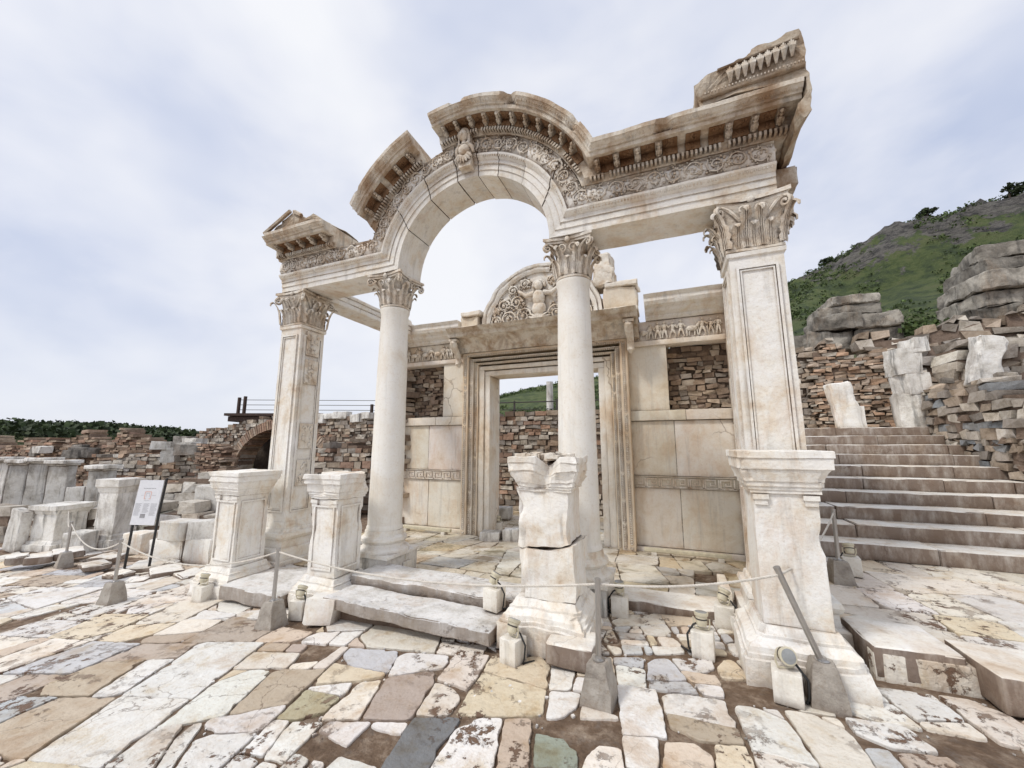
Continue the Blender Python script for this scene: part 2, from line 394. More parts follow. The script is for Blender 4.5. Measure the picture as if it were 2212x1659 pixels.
def paving(name,x0,x1,y0,y1,zf,gap,thick,mat,tgt,types,marks=(),soil=.02,ok=None,cell=1.3,rot=.25,rnd=1):
    mb=MB(); big=[]
    ca,sa=math.cos(rot),math.sin(rot); mx0,my0=(x0+x1)/2,(y0+y1)/2
    def W(u,v):
        w=noise.noise_vector(Vector((u*.5,v*.5,3)))*.30
        return (mx0+(u+w.x)*ca-(v+w.y)*sa,my0+(u+w.x)*sa+(v+w.y)*ca)
    v=-14.0
    while v<14:
        h=cell*U(.7,1.2); u=-16+U(0,1)
        while u<16:
            wd=cell*U(.8,1.9)
            p=[W(u,v),W(u+wd,v),W(u+wd,v+h),W(u,v+h)]
            for nx,ny,mx,my in((-1,0,x0,0),(1,0,x1,0),(0,-1,0,y0),(0,1,0,y1)):
                if len(p)>=3: p=clip(p,mx,my,nx,ny)
            if len(p)>=3 and area(p)>.01: big.append(p)
            u+=wd
        v+=h
    cells=[]
    for p in big: split(p,tgt,cells)
    extra=[]
    for p in cells:
        if area(p)>.05 and R()<.6:
            k=random.randrange(len(p)); a,b,c_=p[k-1],p[k],p[(k+1)%len(p)]
            d1=math.hypot(a[0]-b[0],a[1]-b[1]);d2=math.hypot(c_[0]-b[0],c_[1]-b[1]); e=U(.06,.18)
            if d1>.02 and d2>.02:
                t1,t2=min(.45,e/d1),min(.45,e/d2*U(.6,1.3))
                q1=(b[0]+(a[0]-b[0])*t1,b[1]+(a[1]-b[1])*t1);q2=(b[0]+(c_[0]-b[0])*t2,b[1]+(c_[1]-b[1])*t2)
                p2=[v for v in p]; p2[k:k+1]=[q1,q2]
                extra.append(p2)
                if R()<.6: extra.append([q1,b,q2])
                continue
        extra.append(p)
    for p in extra:
        A=area(p); c=cen(p)
        if A<.0025 or (ok and not ok(c[0],c[1])): continue
        t=random.choice(types); force=None; bd=9
        for mx,my,mt,mr in marks:
            d=math.hypot(mx-c[0],my-c[1])
            if d<mr and d<bd: bd=d; force=mt
        if force: t=force
        if t=='s' or R()<soil+(.2 if A<.012 else 0): continue
        sgn=sum(p[i-1][0]*p[i][1]-p[i][0]*p[i-1][1] for i in range(len(p)))
        if sgn<0: p=list(reversed(p))
        q=p; L=len(p)
        for k in range(L):
            a,b=p[k],p[(k+1)%L]; dx,dy=b[0]-a[0],b[1]-a[1]; l=math.hypot(dx,dy)
            if l<1e-6: continue
            nx,ny=dy/l,-dx/l; g=gap*U(.1,1.8)/2
            q=clip(q,a[0]-nx*g,a[1]-ny*g,nx,ny)
            if len(q)<3: break
        if len(q)<3 or area(q)<.0015: continue
        pts=[];L=len(q)
        for k in range(L):
            a=q[k];b=q[(k+1)%L]; d=math.hypot(a[0]-b[0],a[1]-b[1]); m=max(1,int(d/.022))
            for u in range(m): pts.append((a[0]+(b[0]-a[0])*u/m,a[1]+(b[1]-a[1])*u/m))
        if len(pts)<4: continue
        for _ in range(rnd):
            N=len(pts); pts=[((pts[k-1][0]+2*pts[k][0]+pts[(k+1)%N][0])/4,(pts[k-1][1]+2*pts[k][1]+pts[(k+1)%N][1])/4) for k in range(N)]
        P=[];off=Vector((R()*30,R()*30,0)); sA=min(1,math.sqrt(A)/.3)
        for pp in pts:
            vv=Vector((pp[0],pp[1],0))
            w=noise.noise_vector(vv*3+off)*.012*sA+noise.noise_vector(vv*11+off)*.012*sA+noise.noise_vector(vv*30+off)*.006
            h2=noise.noise(vv*8+off*2)
            k=1-max(0,h2-.25)*.30
            P.append((c[0]+(pp[0]+w.x-c[0])*k,c[1]+(pp[1]+w.y-c[1])*k))
        N=len(P); dz=U(-.003,.006); tx,ty=U(-.008,.008),U(-.008,.008)
        def Z(v): return zf(v[0],v[1])+dz+(v[0]-c[0])*tx+(v[1]-c[1])*ty
        gx,gy=cen(P)
        def inn(v,d):
            l=math.hypot(v[0]-gx,v[1]-gy); f=max(0,1-d/max(l,.01)); return (gx+(v[0]-gx)*f,gy+(v[1]-gy)*f)
        k=U(.86,1.04); cc=tuple(min(.95,v*k*U(.985,1.015)) for v in PC[t])
        vs=[(v[0],v[1],Z(v)-thick) for v in P]+[(v[0],v[1],Z(v)-.005) for v in P]
        for v in P: w=inn(v,.004); vs.append((w[0],w[1],Z(w)))
        fs=[]
        for r in range(2):
            for k in range(N): fs.append((r*N+k,r*N+(k+1)%N,(r+1)*N+(k+1)%N,(r+1)*N+k))
        fs.append(tuple(range(2*N,3*N)))
        mb.add(vs,fs,cc)
    return tag(mb.build(name,mat,smooth=30),kind='structure')
man=[(180,1430,'b',.30),(715,1518,'o',.14),(885,1605,'d',.15),(1215,1610,'g',.15),(1560,1565,'t',.14),(1240,1560,'s',.09),(1300,1600,'s',.06),(1960,1560,'s',.14),(2080,1630,'s',.18),(1860,1560,'s',.08),(1268,1500,'s',.10),(590,1475,'t',.14),(640,1500,'s',.08),(900,1345,'s',.10),(1385,1425,'b',.2),(1090,1458,'b',.14),(550,1640,'w',.6),(350,1480,'w',.4),(430,1570,'w',.4),(300,1265,'s',.25),(1950,1475,'w',.25),(1100,1650,'t',.12),(1225,1448,'w',.12),(620,1350,'s',.12),(800,1600,'s',.06)]
marks=[]
for px,py,t,w in man:
    z=-.1
    for _ in range(4):
        p=atz(px,py,z); z=gz(p[0])
    marks.append((p[0],p[1],t,w))
def tgt(x,y):
    if x>-1.0: a=.10
    elif x>-2.4: a=.19
    else: a=.38
    if noise.noise(Vector((x*.9,y*.9,4)))>.24: a*=.3
    return a
paving('street_pavement',-15,4.6,-1.2,4.9,lambda x,y:gz(x,y),.016,.08,M_pave,tgt,'wwwwwwwcccccyybbptr',marks,soil=.02,ok=lambda x,y:not(x>1.2 and y>3.68) and not(x<-8.5 and y>3.4 and R()<.5),rnd=1)
paving('stair_landing_pavement',1.22,5.7,3.72,6.6,lambda x,y:.17+.035*(y-3.9),.010,.24,M_pave,lambda x,y:.38,'wwwccccy',soil=0,rot=.04,rnd=1)
mb=MB(); mb.add([(1.25,3.85,.0),(6,3.85,.0),(6,3.85,.15),(1.25,3.85,.15),(1.25,11.5,.25),(6,11.5,.25)],[(0,1,2,3),(3,2,5,4)])
tag(mb.build('landing_soil',M_soil),kind='structure')
def fz(x,y): return -.06-.03*max(0,(y-4.4))
paving('temple_floor',-5.8,1.15,4.25,11,fz,.012,.06,M_floor,lambda x,y:.35,'wwwccby',rot=.02)
mb=MB(); mb.add([(-5.9,4.3,-.10),(1.2,4.3,-.10),(1.2,11.2,-.32),(-5.9,11.2,-.32)],[(0,1,2,3)]); tag(mb.build('temple_floor_bed',M_soil),kind='structure')
# ================= TEMPLE ==================
CX,CZ,RI=-2.3,4.03,1.1
T=empty('temple_facade',(CX,4.4,-.1),'ruined white marble temple front with a carved arch over two columns and a doorway','temple')
def capital(cx,cy,z0,z1,rb,square=False,N=8,aw=None):
    mb=MB(); H=z1-z0; rt=rb*1.22
    if aw is None: aw=rb*1.55
    prof=[(rb,0),(rb*1.06,.01),(rb*1.06,.035),(rb*.98,.045),(rb*.98,H*.5),(rb*1.08,H*.75),(rt,H*.86)]
    if square: mb.sqlathe(prof,(cx,cy,z0),k=4)
    else: mb.lathe(prof,(cx,cy,z0),24)
    def base(ang):
        if not square: return Vector((math.cos(ang),math.sin(ang),0))*rb,Vector((math.cos(ang),math.sin(ang),0))
        c,s=math.cos(ang),math.sin(ang); q=1/max(abs(c),abs(s)); p=Vector((c*q,s*q,0))*rb
        if abs(abs(c)-abs(s))<.15: d=Vector((c,s,0))
        elif abs(c)>abs(s): d=Vector((math.copysign(1,c),0,0))
        else: d=Vector((0,math.copysign(1,s),0))
        return p,d
    def leaf(ang,hl,zb,w0,out0=0):
        p,d=base(ang); sd=Vector((-d.y,d.x,0)); vs=[];fs=[]
        st=[(.015,0,.8),(.03,.15,.95),(.045,.25,.66),(.06,.36,1.0),(.075,.48,.66),(.10,.60,.96),(.13,.70,.58),(.19,.82,.72),(.26,.93,.6),(.34,.97,.42),(.40,.90,.3),(.40,.80,.1)]
        K=[-1,-.55,0,.55,1]
        for o,u,w in st:
            for k in K:
                q=p+d*((o+.02)*hl*1.15+out0-.03*abs(k)*hl+ (.035*hl if abs(abs(k)-.55)<.1 else 0))+sd*(k*w*w0)
                vs.append((cx+q.x,cy+q.y,zb+u*hl-.04*hl*abs(k)))
        for i in range(len(st)-1):
            for j in range(4): fs.append((i*5+j,i*5+j+1,(i+1)*5+j+1,(i+1)*5+j))
        mb.add(vs,fs)
        for k in(-.3,0,.3):
            pts=[]
            for o,u,w in st[:9]:
                q=p+d*((o+.05)*hl*1.15+out0)+sd*(k*w*w0); pts.append((cx+q.x,cy+q.y,zb+u*hl))
            mb.tube(pts,.0045,4)
    peri=(8*rb if square else 2*PI*rb)
    for k in range(N): leaf(2*PI*k/N,H*.42,z0+.04,peri/N*.5)
    for k in range(N): leaf(2*PI*(k+.5)/N,H*.66,z0+.05,peri/N*.47,.0)
    for q in range(4):
        ang=PI/4+q*PI/2; dc=Vector((math.cos(ang),math.sin(ang),0))
        for sg in(-1,1):
            pa,_=base(ang+sg*.42); st0=Vector((pa.x*1.1,pa.y*1.1,H*.55)); end=dc*(aw*1.32)
            pts=[]
            for i in range(8):
                t=i/7; p=st0.lerp(Vector((end.x,end.y,H*.86)),t); p.z=H*.55+(H*.32)*math.sin(t*PI/2); pts.append((cx+p.x,cy+p.y,z0+p.z))
            sdv=Vector((-dc.y,dc.x,0))*sg*.012
            for i in range(14):
                t=i/13; a=PI/2-t*PI*2.6; r=.20*H*.5*(1-t*.8)
                ctr=end*1.0+Vector((0,0,H*.86-.1*H)); p=ctr+dc*(math.cos(a)*r)+Vector((0,0,math.sin(a)*r))+sdv
                pts.append((cx+p.x,cy+p.y,z0+p.z))
            mb.tube(pts,.016 if square else .013,5)
        fa=q*PI/2; df=Vector((math.cos(fa),math.sin(fa),0)); sf=Vector((-df.y,df.x,0))
        for sg in(-1,1):
            pts=[]
            for i in range(16):
                t=i/15; a=-PI/2+t*PI*2.4; r=.11*H*(1-t*.75)
                p=df*(rt*1.06)+sf*sg*(.14*H+math.cos(a)*r*-1)+Vector((0,0,H*.72+math.sin(a)*r)); pts.append((cx+p.x,cy+p.y,z0+p.z))
            mb.tube(pts,.010,5)
        p=df*(aw*.9)+Vector((0,0,H*.93)); mb.blob((cx+p.x,cy+p.y,z0+p.z),(.035,.035,.04))
    for zz0,zz1,k in((H*.87,H*.93,1.0),(H*.93,H,1.07)):
        ring=[]
        for e in range(4):
            for i in range(8):
                t=-1+2*i/8; ins=1-.16*(1-t*t); pt=[(t,-ins),(ins,t),(-t,ins),(-ins,-t)][e]; ring.append((cx+pt[0]*aw*k,cy+pt[1]*aw*k))
        vs=[(x,y,z0+zz0) for x,y in ring]+[(x,y,z0+zz1) for x,y in ring]
        mb.add(vs,[(i,(i+1)%32,32+(i+1)%32,32+i) for i in range(32)]+[tuple(range(32,64)),tuple(reversed(range(32)))])
    mb.rough(.008,7); return mb
YC=4.42
lab=['smooth pale column left of the doorway','smooth pale column right of the doorway, behind the cracked pedestal']
for i,cx in enumerate((-3.63,-.985)):
    mb=MB(); mb.lathe([(.235,.50),(.235,.53),(.222,.56)]+[(.222-.032*(t/10)**1.5,.56+2.90*t/10) for t in range(11)]+[(.205,3.50),(.205,3.535)],(cx,YC,0),40); mb.rough(.004,4)
    c=mb.build('column',M_shaft,T,smooth=40); tag(c,lab[i])
    mb=MB(); mb.sqlathe([(.31,-.12),(.31,.20),(.30,.21)],(cx,YC,0),k=5); mb.rough(.012,5); mb.build('plinth',M_grey,c,smooth=25)
    mb=MB(); mb.lathe([(.33,.21),(.335,.235),(.33,.27),(.30,.285),(.27,.31),(.265,.34),(.285,.36),(.30,.38),(.295,.41),(.27,.425),(.25,.44),(.245,.50)],(cx,YC,0),36)
    mb.sqlathe([(.33,.20),(.33,.235)],(cx,YC,0),k=4); mb.rough(.006,6); mb.build('column_base',M_marble,c,smooth=30)
    capital(cx,YC,3.535,4.025,.195,aw=.27).build('capital',M_carved,c,smooth=45)
def pier(cx,cy,hw,z0,z1,label):
    mb=MB(); mb.sqlathe([(hw+.01,z0),(hw,z0+.05),(hw-.008,z1-.05),(hw+.012,z1-.04),(hw+.015,z1)],(cx,cy,0),k=5,seg=.3); mb.rough(.004,3)
    o=mb.build('pier',M_marble,T,smooth=20); tag(o,label)
    for side in(0,1):
        fr=MB()
        for ins,th,pr in((.06,.022,.018),(.09,.014,.009)):
            a,b,lo,hi=-hw+ins,hw-ins,z0+.14+ins-.07,z1-.16-(ins-.07)
            for (u0,u1,w0,w1) in((a,a+th,lo,hi),(b-th,b,lo,hi),(a+th,b-th,hi-th,hi),(a+th,b-th,lo,lo+th)):
                if side==0: fr.bx(cx+u0,cx+u1,cy-hw-pr,cy-hw+.02,w0,w1)
                elif cx<-3: fr.bx(cx+hw-.02,cx+hw+pr,cy+u0,cy+u1,w0,w1)
                else: fr.bx(cx-hw-pr,cx-hw+.02,cy+u0,cy+u1,w0,w1)
        fr.rough(.002,6); fr.build('panel_moulding',M_marble,o)
    return o
pl=pier(-5.46,4.42,.225,.5,3.46,'tall square pier with panelled faces, at the left end of the temple front')
pr=pier(.865,4.38,.235,.2,3.46,'tall square pier with panelled front, at the right end of the temple front')
capital(-5.46,4.42,3.46,4.02,.225,True,12,aw=.29).build('capital',M_carved,pl,smooth=45)
capital(.865,4.38,3.46,4.02,.235,True,12,aw=.30).build('capital',M_carved,pr,smooth=45)
for (p,x,y) in((pl,-5.46,4.42),(pr,.865,4.38)):
    mb=MB(); mb.sqlathe([(.40,-.25),(.40,.0),(.36,.005),(.365,.08),(.36,.15),(.31,.165),(.30,.26),(.32,.275),(.335,.31),(.32,.35),(.28,.36),(.27,.40),(.25,.41),(.24,.5)],(x,y,0),k=6); mb.rough(.008,5); mb.build('pier_base',M_marble,p,smooth=22)
for z in(1.0,1.55,2.55,3.0):
    mb=MB(); mb.bx(-5.24,-5.215,4.30,4.54,z,z+.38)
    for k in range(20): mb.blob((-5.21,U(4.33,4.51),z+U(.04,.34)),(.014,U(.012,.03),U(.012,.04)))
    mb.build('relief_panel',M_carved,pl)
AF=[(4.68,0),(4.40,0),(4.15,0),(4.15,.075),(4.136,.078),(4.136,.15),(4.122,.153),(4.122,.20),(4.10,.21),(4.065,.245),(4.06,.268),(4.11,.275),(4.085,.31),(4.07,.37),(4.08,.44),(4.105,.485),(4.08,.5),(4.68,.5)]
CP=[(4.68,.5),(4.06,.5),(4.05,.52),(4.03,.555),(4.01,.562),(4.0,.655),(3.82,.66),(3.812,.70),(3.792,.702),(3.785,.72),(3.765,.73),(3.745,.755),(3.735,.758),(3.73,.80),(4.68,.80)]
def sx(h): return math.sqrt((RI+h)**2-h*h)
XR,XL=1.10,-5.68
def fR(t,y,h): a=CX+sx(h); return (a+(XR-a)*t,y,CZ+h)
def fRc(t,y,h): a=CX+sx(h); return (a+(1.28-a)*t,y,CZ+h)
def fL(t,y,h): a=CX-sx(h); return (a+(XL-a)*t,y,CZ+h)
def fA(t,y,h):
    p0=math.asin(min(1,h/(RI+h))); p=p0+(PI-2*p0)*t; return (CX+(RI+h)*math.cos(p),y,CZ+(RI+h)*math.sin(p))
def mapX(s,y,h): return (s,y,CZ+h)
def mapA(s,y,h): return (CX+(RI+h)*math.cos(s),y,CZ+(RI+h)*math.sin(s))
def mbox(mb,m,s0,s1,y0,y1,h0,h1,c=(1,1,1)):
    mb.hexa([m(s0,y0,h0),m(s1,y0,h0),m(s1,y1,h0),m(s0,y1,h0),m(s0,y0,h1),m(s1,y0,h1),m(s1,y1,h1),m(s0,y1,h1)],c)
def scroll(mb,m,s0,s1,k,y=4.075,h0=.285,h1=.49):
    L=abs(s1-s0)*k; H=h1-h0; n=max(1,int(L/(H*.92))); hm=(h0+h1)/2
    for i in range(n):
        sc=s0+(s1-s0)*(i+.5)/n; d=1 if i%2 else -1; pts=[];rs=[]
        sg=(s1-s0)/abs(s1-s0); ph=U(-.5,.5); brk=U(.7,1)
        for j in range(22):
            t=j/21*brk; a=ph+PI*d*.9+d*t*PI*3.0; r=H*.45*(1-t*.82)*U(.93,1.05)
            pts.append(m(sc+sg*math.cos(a)*r/k,y-.006,hm+math.sin(a)*r)); rs.append(.0095*(1-.4*t)*U(.6,1.5))
        mb.tube(pts,rs,5)
        mb.blob(m(sc,y-.014,hm),(.016,.018,.016),6,4)
        for j in range(36):
            a=R()*2*PI; r=H*U(.15,.6); mb.blob(m(sc+math.cos(a)*r/k,y-.003,max(h0,min(h1,hm+math.sin(a)*r))),(U(.005,.016),.016,U(.005,.016)),5,4)
def eggs(mb,m,s0,s1,k,y=4.083,h=.232,sp=.034,r=.013):
    n=int(abs(s1-s0)*k/sp)
    for i in range(n):
        if R()<.04: continue
        s=s0+(s1-s0)*(i+.5)/n; mb.blob(m(s,y,h),(r*.8,r*.8,r*1.3),6,4)
def corn(mb,m,s0,s1,k):
    n=int(abs(s1-s0)*k/.042)
    for i in range(n):
        if noise.noise(Vector((i*.37,s0*3,1)))>.33: continue
        a=s0+(s1-s0)*(i+.2)/n; b=s0+(s1-s0)*(i+.72)/n; mbox(mb,m,a,b,3.98+U(0,.01),4.05,.510+U(0,.006),.556)
    n=max(1,int(abs(s1-s0)*k/.20))
    for i in range(n):
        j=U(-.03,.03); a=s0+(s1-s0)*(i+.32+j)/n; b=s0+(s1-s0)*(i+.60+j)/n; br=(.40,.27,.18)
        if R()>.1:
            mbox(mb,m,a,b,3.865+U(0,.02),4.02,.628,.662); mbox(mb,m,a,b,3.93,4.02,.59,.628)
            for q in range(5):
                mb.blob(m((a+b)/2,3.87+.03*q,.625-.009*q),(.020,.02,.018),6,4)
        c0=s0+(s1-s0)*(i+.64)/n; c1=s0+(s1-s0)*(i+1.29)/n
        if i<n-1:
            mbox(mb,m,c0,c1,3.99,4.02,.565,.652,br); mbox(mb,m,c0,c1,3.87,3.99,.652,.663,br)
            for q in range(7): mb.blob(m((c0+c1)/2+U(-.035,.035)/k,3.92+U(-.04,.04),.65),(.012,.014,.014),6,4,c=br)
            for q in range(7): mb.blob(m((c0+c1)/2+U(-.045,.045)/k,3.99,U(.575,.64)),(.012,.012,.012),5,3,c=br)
    for hh_,yy,sp_,rr in((.735,3.768,.034,.012),(.668,3.825,.024,.0075)):
        n=int(abs(s1-s0)*k/sp_)
        for i in range(n):
            if noise.noise(Vector((i*.15,s1*2,hh_*9)))>.25: continue
            s=s0+(s1-s0)*(i+.5)/n; mb.blob(m(s,yy,hh_),(rr*.8,rr,rr*1.4),5,3)
mb=MB(); mb.sweep(AF,fR,0,1,24,(0,1)); mb.rough(.006,3); eR=mb.build('entablature',M_marble,T,smooth=25,fix=True); tag(eR,'long horizontal beam and scroll frieze right of the arch')
mb=MB(); mb.sweep(AF,fL,0,1,24,(0,1)); mb.rough(.006,3); eL=mb.build('entablature',M_marble,T,smooth=25,fix=True); tag(eL,'short horizontal beam and frieze left of the arch')
for (e,s0,s1) in((eR,CX+sx(.3)+.05,XR-.02),(eL,CX-sx(.3)-.05,XL+.02)):
    mb=MB(); scroll(mb,mapX,s0,s1,1); mb.rough(.009,14); mb.build('scroll_frieze',M_carved,e,smooth=60)
    mb=MB(); eggs(mb,mapX,s0,s1,1); mb.build('egg_moulding',M_carved,e,smooth=60)
    mb=MB(); eggs(mb,mapX,s0,s1,1,4.13,.152,.022,.007); mb.build('bead_moulding',M_carved,e,smooth=60)
mb=MB(); bnd=[0,.13,.26,.375,.46,.55,.68,.83,1]
for i in range(8):
    dy=U(-.012,.012); dr=U(-.006,.01); kc=U(.88,1.05)
    mb.sweep(AF,lambda t,y,h:(lambda q:(q[0],q[1]+dy,q[2]+dr))(fA(t,y,h)),bnd[i]+(.002 if i else 0),bnd[i+1]-(.002 if i<7 else 0),6,(i>0,i<7),c=(kc,kc,kc))
mb.rough(.006,3); arch=mb.build('arch',M_marble,T,smooth=25,fix=True); tag(arch,'semicircular carved arch spanning the two columns')
mb=MB(); scroll(mb,mapA,.30,PI-.30,1.5); mb.rough(.009,14); mb.build('scroll_frieze',M_carved,arch,smooth=60)
mb=MB(); eggs(mb,mapA,.25,PI-.25,1.33); mb.build('egg_moulding',M_carved,arch,smooth=60)
mb=MB(); eggs(mb,mapA,.1,PI-.1,1.25,4.13,.152,.022,.007); mb.build('bead_moulding',M_carved,arch,smooth=60)
mb=MB(); zc=CZ+RI
mb.blob((CX,3.99,zc+.50),(.062,.065,.085),12,9)
mb.blob((CX,3.925,zc+.49),(.012,.018,.022),6,4)
for a in range(11):
    t=a/10*PI; mb.blob((CX+math.cos(t)*.068,4.0,zc+.52+math.sin(t)*.075),(.026,.035,.028),6,4)
for s in(-1,1):
    mb.tube([(CX+s*.065,4.0,zc+.50),(CX+s*.07,4.0,zc+.42),(CX+s*.06,3.98,zc+.36)],.02,6)
    mb.tube([(CX,4.02,zc+.39),(CX+s*.06,4.01,zc+.37),(CX+s*.11,4.02,zc+.33),(CX+s*.12,4.03,zc+.27)],[.035,.035,.032,.02],8)
mb.tube([(CX,4.0,zc+.44),(CX,4.01,zc+.38)],[.03,.045],8)
mb.blob((CX,4.01,zc+.31),(.085,.06,.08),10,7)
for k in range(7):
    a=-PI/2+(k-3)*.38; mb.tube([(CX,4.04,zc+.24),(CX+math.cos(a)*.08,3.99,zc+.24+math.sin(a)*.06),(CX+math.cos(a)*.13,4.0,zc+.24+math.sin(a)*.12)],[.02,.03,.008],6)
mb.bx(CX-.09,CX+.09,4.02,4.14,zc+.08,zc+.55); mb.rough(.006,12); mb.build('keystone_bust',M_carved,arch,smooth=60)
def cornice(fn,t0,t1,n,m,s0,s1,k,label,cap=(1,1),dz=0,dy=0):
    mb=MB(); mb.sweep(CP,fn,t0,t1,n,cap); corn(mb,m,s0,s1,k)
    for i,v in enumerate(mb.v):
        w=noise.noise(Vector((v[0]*4.2,v[1]*4.2,v[2]*4.2)))
        if v[1]<3.81 and w>.30: mb.v[i]=(v[0],v[1]+(w-.30)*.26,v[2]-(w-.30)*.04)
    mb.rough(.007,3.5)
    if dz or dy: mb.v=[(a,b+dy,c+dz) for a,b,c in mb.v]
    o=mb.build('cornice',M_brownc,T,smooth=25,fix=True); return tag(o,label)
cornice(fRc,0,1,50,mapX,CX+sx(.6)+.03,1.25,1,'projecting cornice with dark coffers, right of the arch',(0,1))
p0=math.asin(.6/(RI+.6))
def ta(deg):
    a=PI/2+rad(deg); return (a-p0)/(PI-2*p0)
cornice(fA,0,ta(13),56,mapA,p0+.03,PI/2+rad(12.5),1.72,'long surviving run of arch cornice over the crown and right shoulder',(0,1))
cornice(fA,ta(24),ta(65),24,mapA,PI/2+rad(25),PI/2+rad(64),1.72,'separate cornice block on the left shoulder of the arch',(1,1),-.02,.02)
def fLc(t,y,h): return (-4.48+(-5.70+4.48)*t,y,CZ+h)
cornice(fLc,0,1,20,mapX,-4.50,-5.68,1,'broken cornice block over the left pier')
mb=MB(); mb.poly([(.44,4.84),(.42,5.08),(.50,5.13),(.66,5.19),(.84,5.22),(.92,5.28),(1.10,5.31),(1.31,5.35),(1.33,5.08),(1.30,4.90),(1.34,4.74),(1.30,4.50),(1.22,4.44),(1.20,4.55),(1.30,4.70),(1.29,4.84)],3.74,4.5,cuts=5,c=(.74,.70,.65)); mb.rough(.03,4); mb.rough(.016,12)
for k in range(9):
    x=.72+k*.062; z=5.05+k*.010
    for s in(-1,-.5,0,.5,1):
        mb.tube([(x,3.73,z-.07),(x+s*.014,3.695,z+.01),(x+s*.030,3.705,z+.08-abs(s)*.03)],[.009,.013,.006],5)
    mb.blob((x+.03,3.72,z+.03),(.010,.014,.014),5,4)
for k in range(28): mb.blob((.50+k*.029,3.71,4.93+k*.0015),(.008,.012,.014),5,3)
mb.sweep([(3.80,0),(3.71,.01),(3.70,.022),(3.73,.03),(3.80,.034)],lambda t,y,h:(.46+.84*t,y,4.88+.04*t+h),0,1,16,(1,1),c=(.8,.75,.7))
mb.sweep([(3.80,0),(3.72,.008),(3.71,.018),(3.80,.026)],lambda t,y,h:(.62+.66*t,y,5.14+.07*t+h),0,1,16,(1,1),c=(.8,.75,.7))
o=mb.build('pediment_block',M_brownc,T,smooth=18,fix=True); tag(o,'large broken gable block standing on the right cornice')
mb=MB(); mb.poly([(-5.68,4.84),(-5.56,4.90),(-5.30,5.03),(-5.12,5.13),(-4.98,5.03),(-4.88,4.94),(-4.70,4.98),(-4.55,4.90),(-4.48,4.84)],3.80,4.5,cuts=4,c=(.78,.74,.69)); mb.rough(.035,4); mb.rough(.014,11)
mb.tube([(-5.70,3.78,4.86),(-5.42,3.77,4.98),(-5.15,3.77,5.11)],.03,5,c=(.8,.75,.7)); mb.tube([(-5.08,3.78,5.09),(-4.92,3.78,4.99)],.03,5,c=(.8,.75,.7))
o=mb.build('pediment_block',M_brownc,T,smooth=20,fix=True); tag(o,'small pointed gable block over the left pier')
mb=MB()
for (x0,x1,z0,z1) in((-5.70,-5.24,4.03,4.12),(-5.70,-5.225,4.12,4.21),(-5.72,-5.20,4.21,4.27)):
    mb.rbox(((x0+x1)/2,5.98,(z0+z1)/2),(x1-x0,2.55,z1-z0),r=.012,cell=.2,amp=.006)
tag(mb.build('side_beam',M_marble,T,smooth=35),'side beam running back from the left pier')
mb=MB(); mb.rbox((1.16,5.8,4.10),(.44,2.2,.26),r=.02,cell=.2); mb.rbox((1.20,4.95,4.36),(.38,1.0,.24),r=.02,cell=.07,amp=.03,chip=1); mb.rbox((1.16,4.86,4.60),(.3,.7,.2),r=.02,cell=.07,amp=.03,chip=1)
tag(mb.build('side_beam',M_brownc,T,smooth=25),'side beam running back from the right pier')
mb=MB()
for z0,z1 in((-.15,.9),(.9,1.95),(1.95,2.7),(2.7,3.4),(3.4,3.97)):
    for y0,y1 in((4.63,5.9),(5.9,7.3)):
        mb.rbox((1.09,(y0+y1)/2,(z0+z1)/2),(.26,y1-y0-.006,z1-z0-.006),r=.012,cell=.3,amp=.006,c=(U(.85,1),)*3)
tag(mb.build('side_wall',M_wall,T,smooth=35),'side wall joining the right pier to the rear wall')
YW=7.25
RWS=[]
for L,l2 in(([-5.62,-4.85,-3.96],'marble slab wall left of the doorway'),([-.67,.10,1.0],'marble slab wall right of the doorway')):
    mb=MB()
    def slab(x0,x1,z0,z1,y=YW,d=.3,k=None,r=.006):
        k=k or U(.88,1.04); mb.rbox(((x0+x1)/2,y+d/2,(z0+z1)/2),(x1-x0-.007,d,z1-z0-.007),r=r,cell=.12,amp=.004,chip=1.5,c=(k,k*U(.97,1.0),k*U(.94,1.0)))
    a,m_,b=L
    slab(a,b,-.32,-.08,YW-.10,.4,.9)
    slab(a,m_,-.08,.88);slab(m_,b,-.08,.88)
    slab(a,b,.88,1.08,YW-.01,.3)
    slab(a,m_-.03,1.08,2.02);slab(m_-.03,b,1.08,2.02)
    slab(a,(a+b)/2+.1,2.02,2.20,YW-.05,.35);slab((a+b)/2+.1,b,2.02,2.20,YW-.05,.35)
    if a<-3: slab(-4.55,-3.96,2.20,3.38)
    else: slab(-.67,.02,2.20,3.38)
    slab(a,b,3.36,3.46,YW-.04,.3); slab(a,b,3.46,3.82,YW-.02,.3)
    RWS.append(tag(mb.build('rear_wall',M_wall,T,smooth=35),l2))
for (x0,x1),RW in zip(((-5.60,-3.98),(-.65,.93)),RWS):
    mb=MB(); u=.028; n=int((x1-x0)/(u*8)); z0=.90; y0,y1=YW-.030,YW-.012
    for i in range(n):
        ox=x0+i*u*8
        def b_(a,b,c,d): mb.bx(ox+a*u,ox+b*u,y0+.004,y1,z0+c*u,z0+d*u)
        b_(0,.8,0,5.2);b_(.8,6,4.4,5.2);b_(5.2,6,1.4,4.4);b_(2.6,5.2,1.4,2.2);b_(2.6,3.4,2.2,3.3);b_(7,7.8,.5,5.2);b_(.8,7,-.2,.5)
    mb.bx(x0,x1,YW-.035,YW-.010,.885,.893); mb.bx(x0,x1,YW-.035,YW-.010,1.066,1.078)
    mb.rough(.003,20); mb.build('meander_band',M_carved,RW)
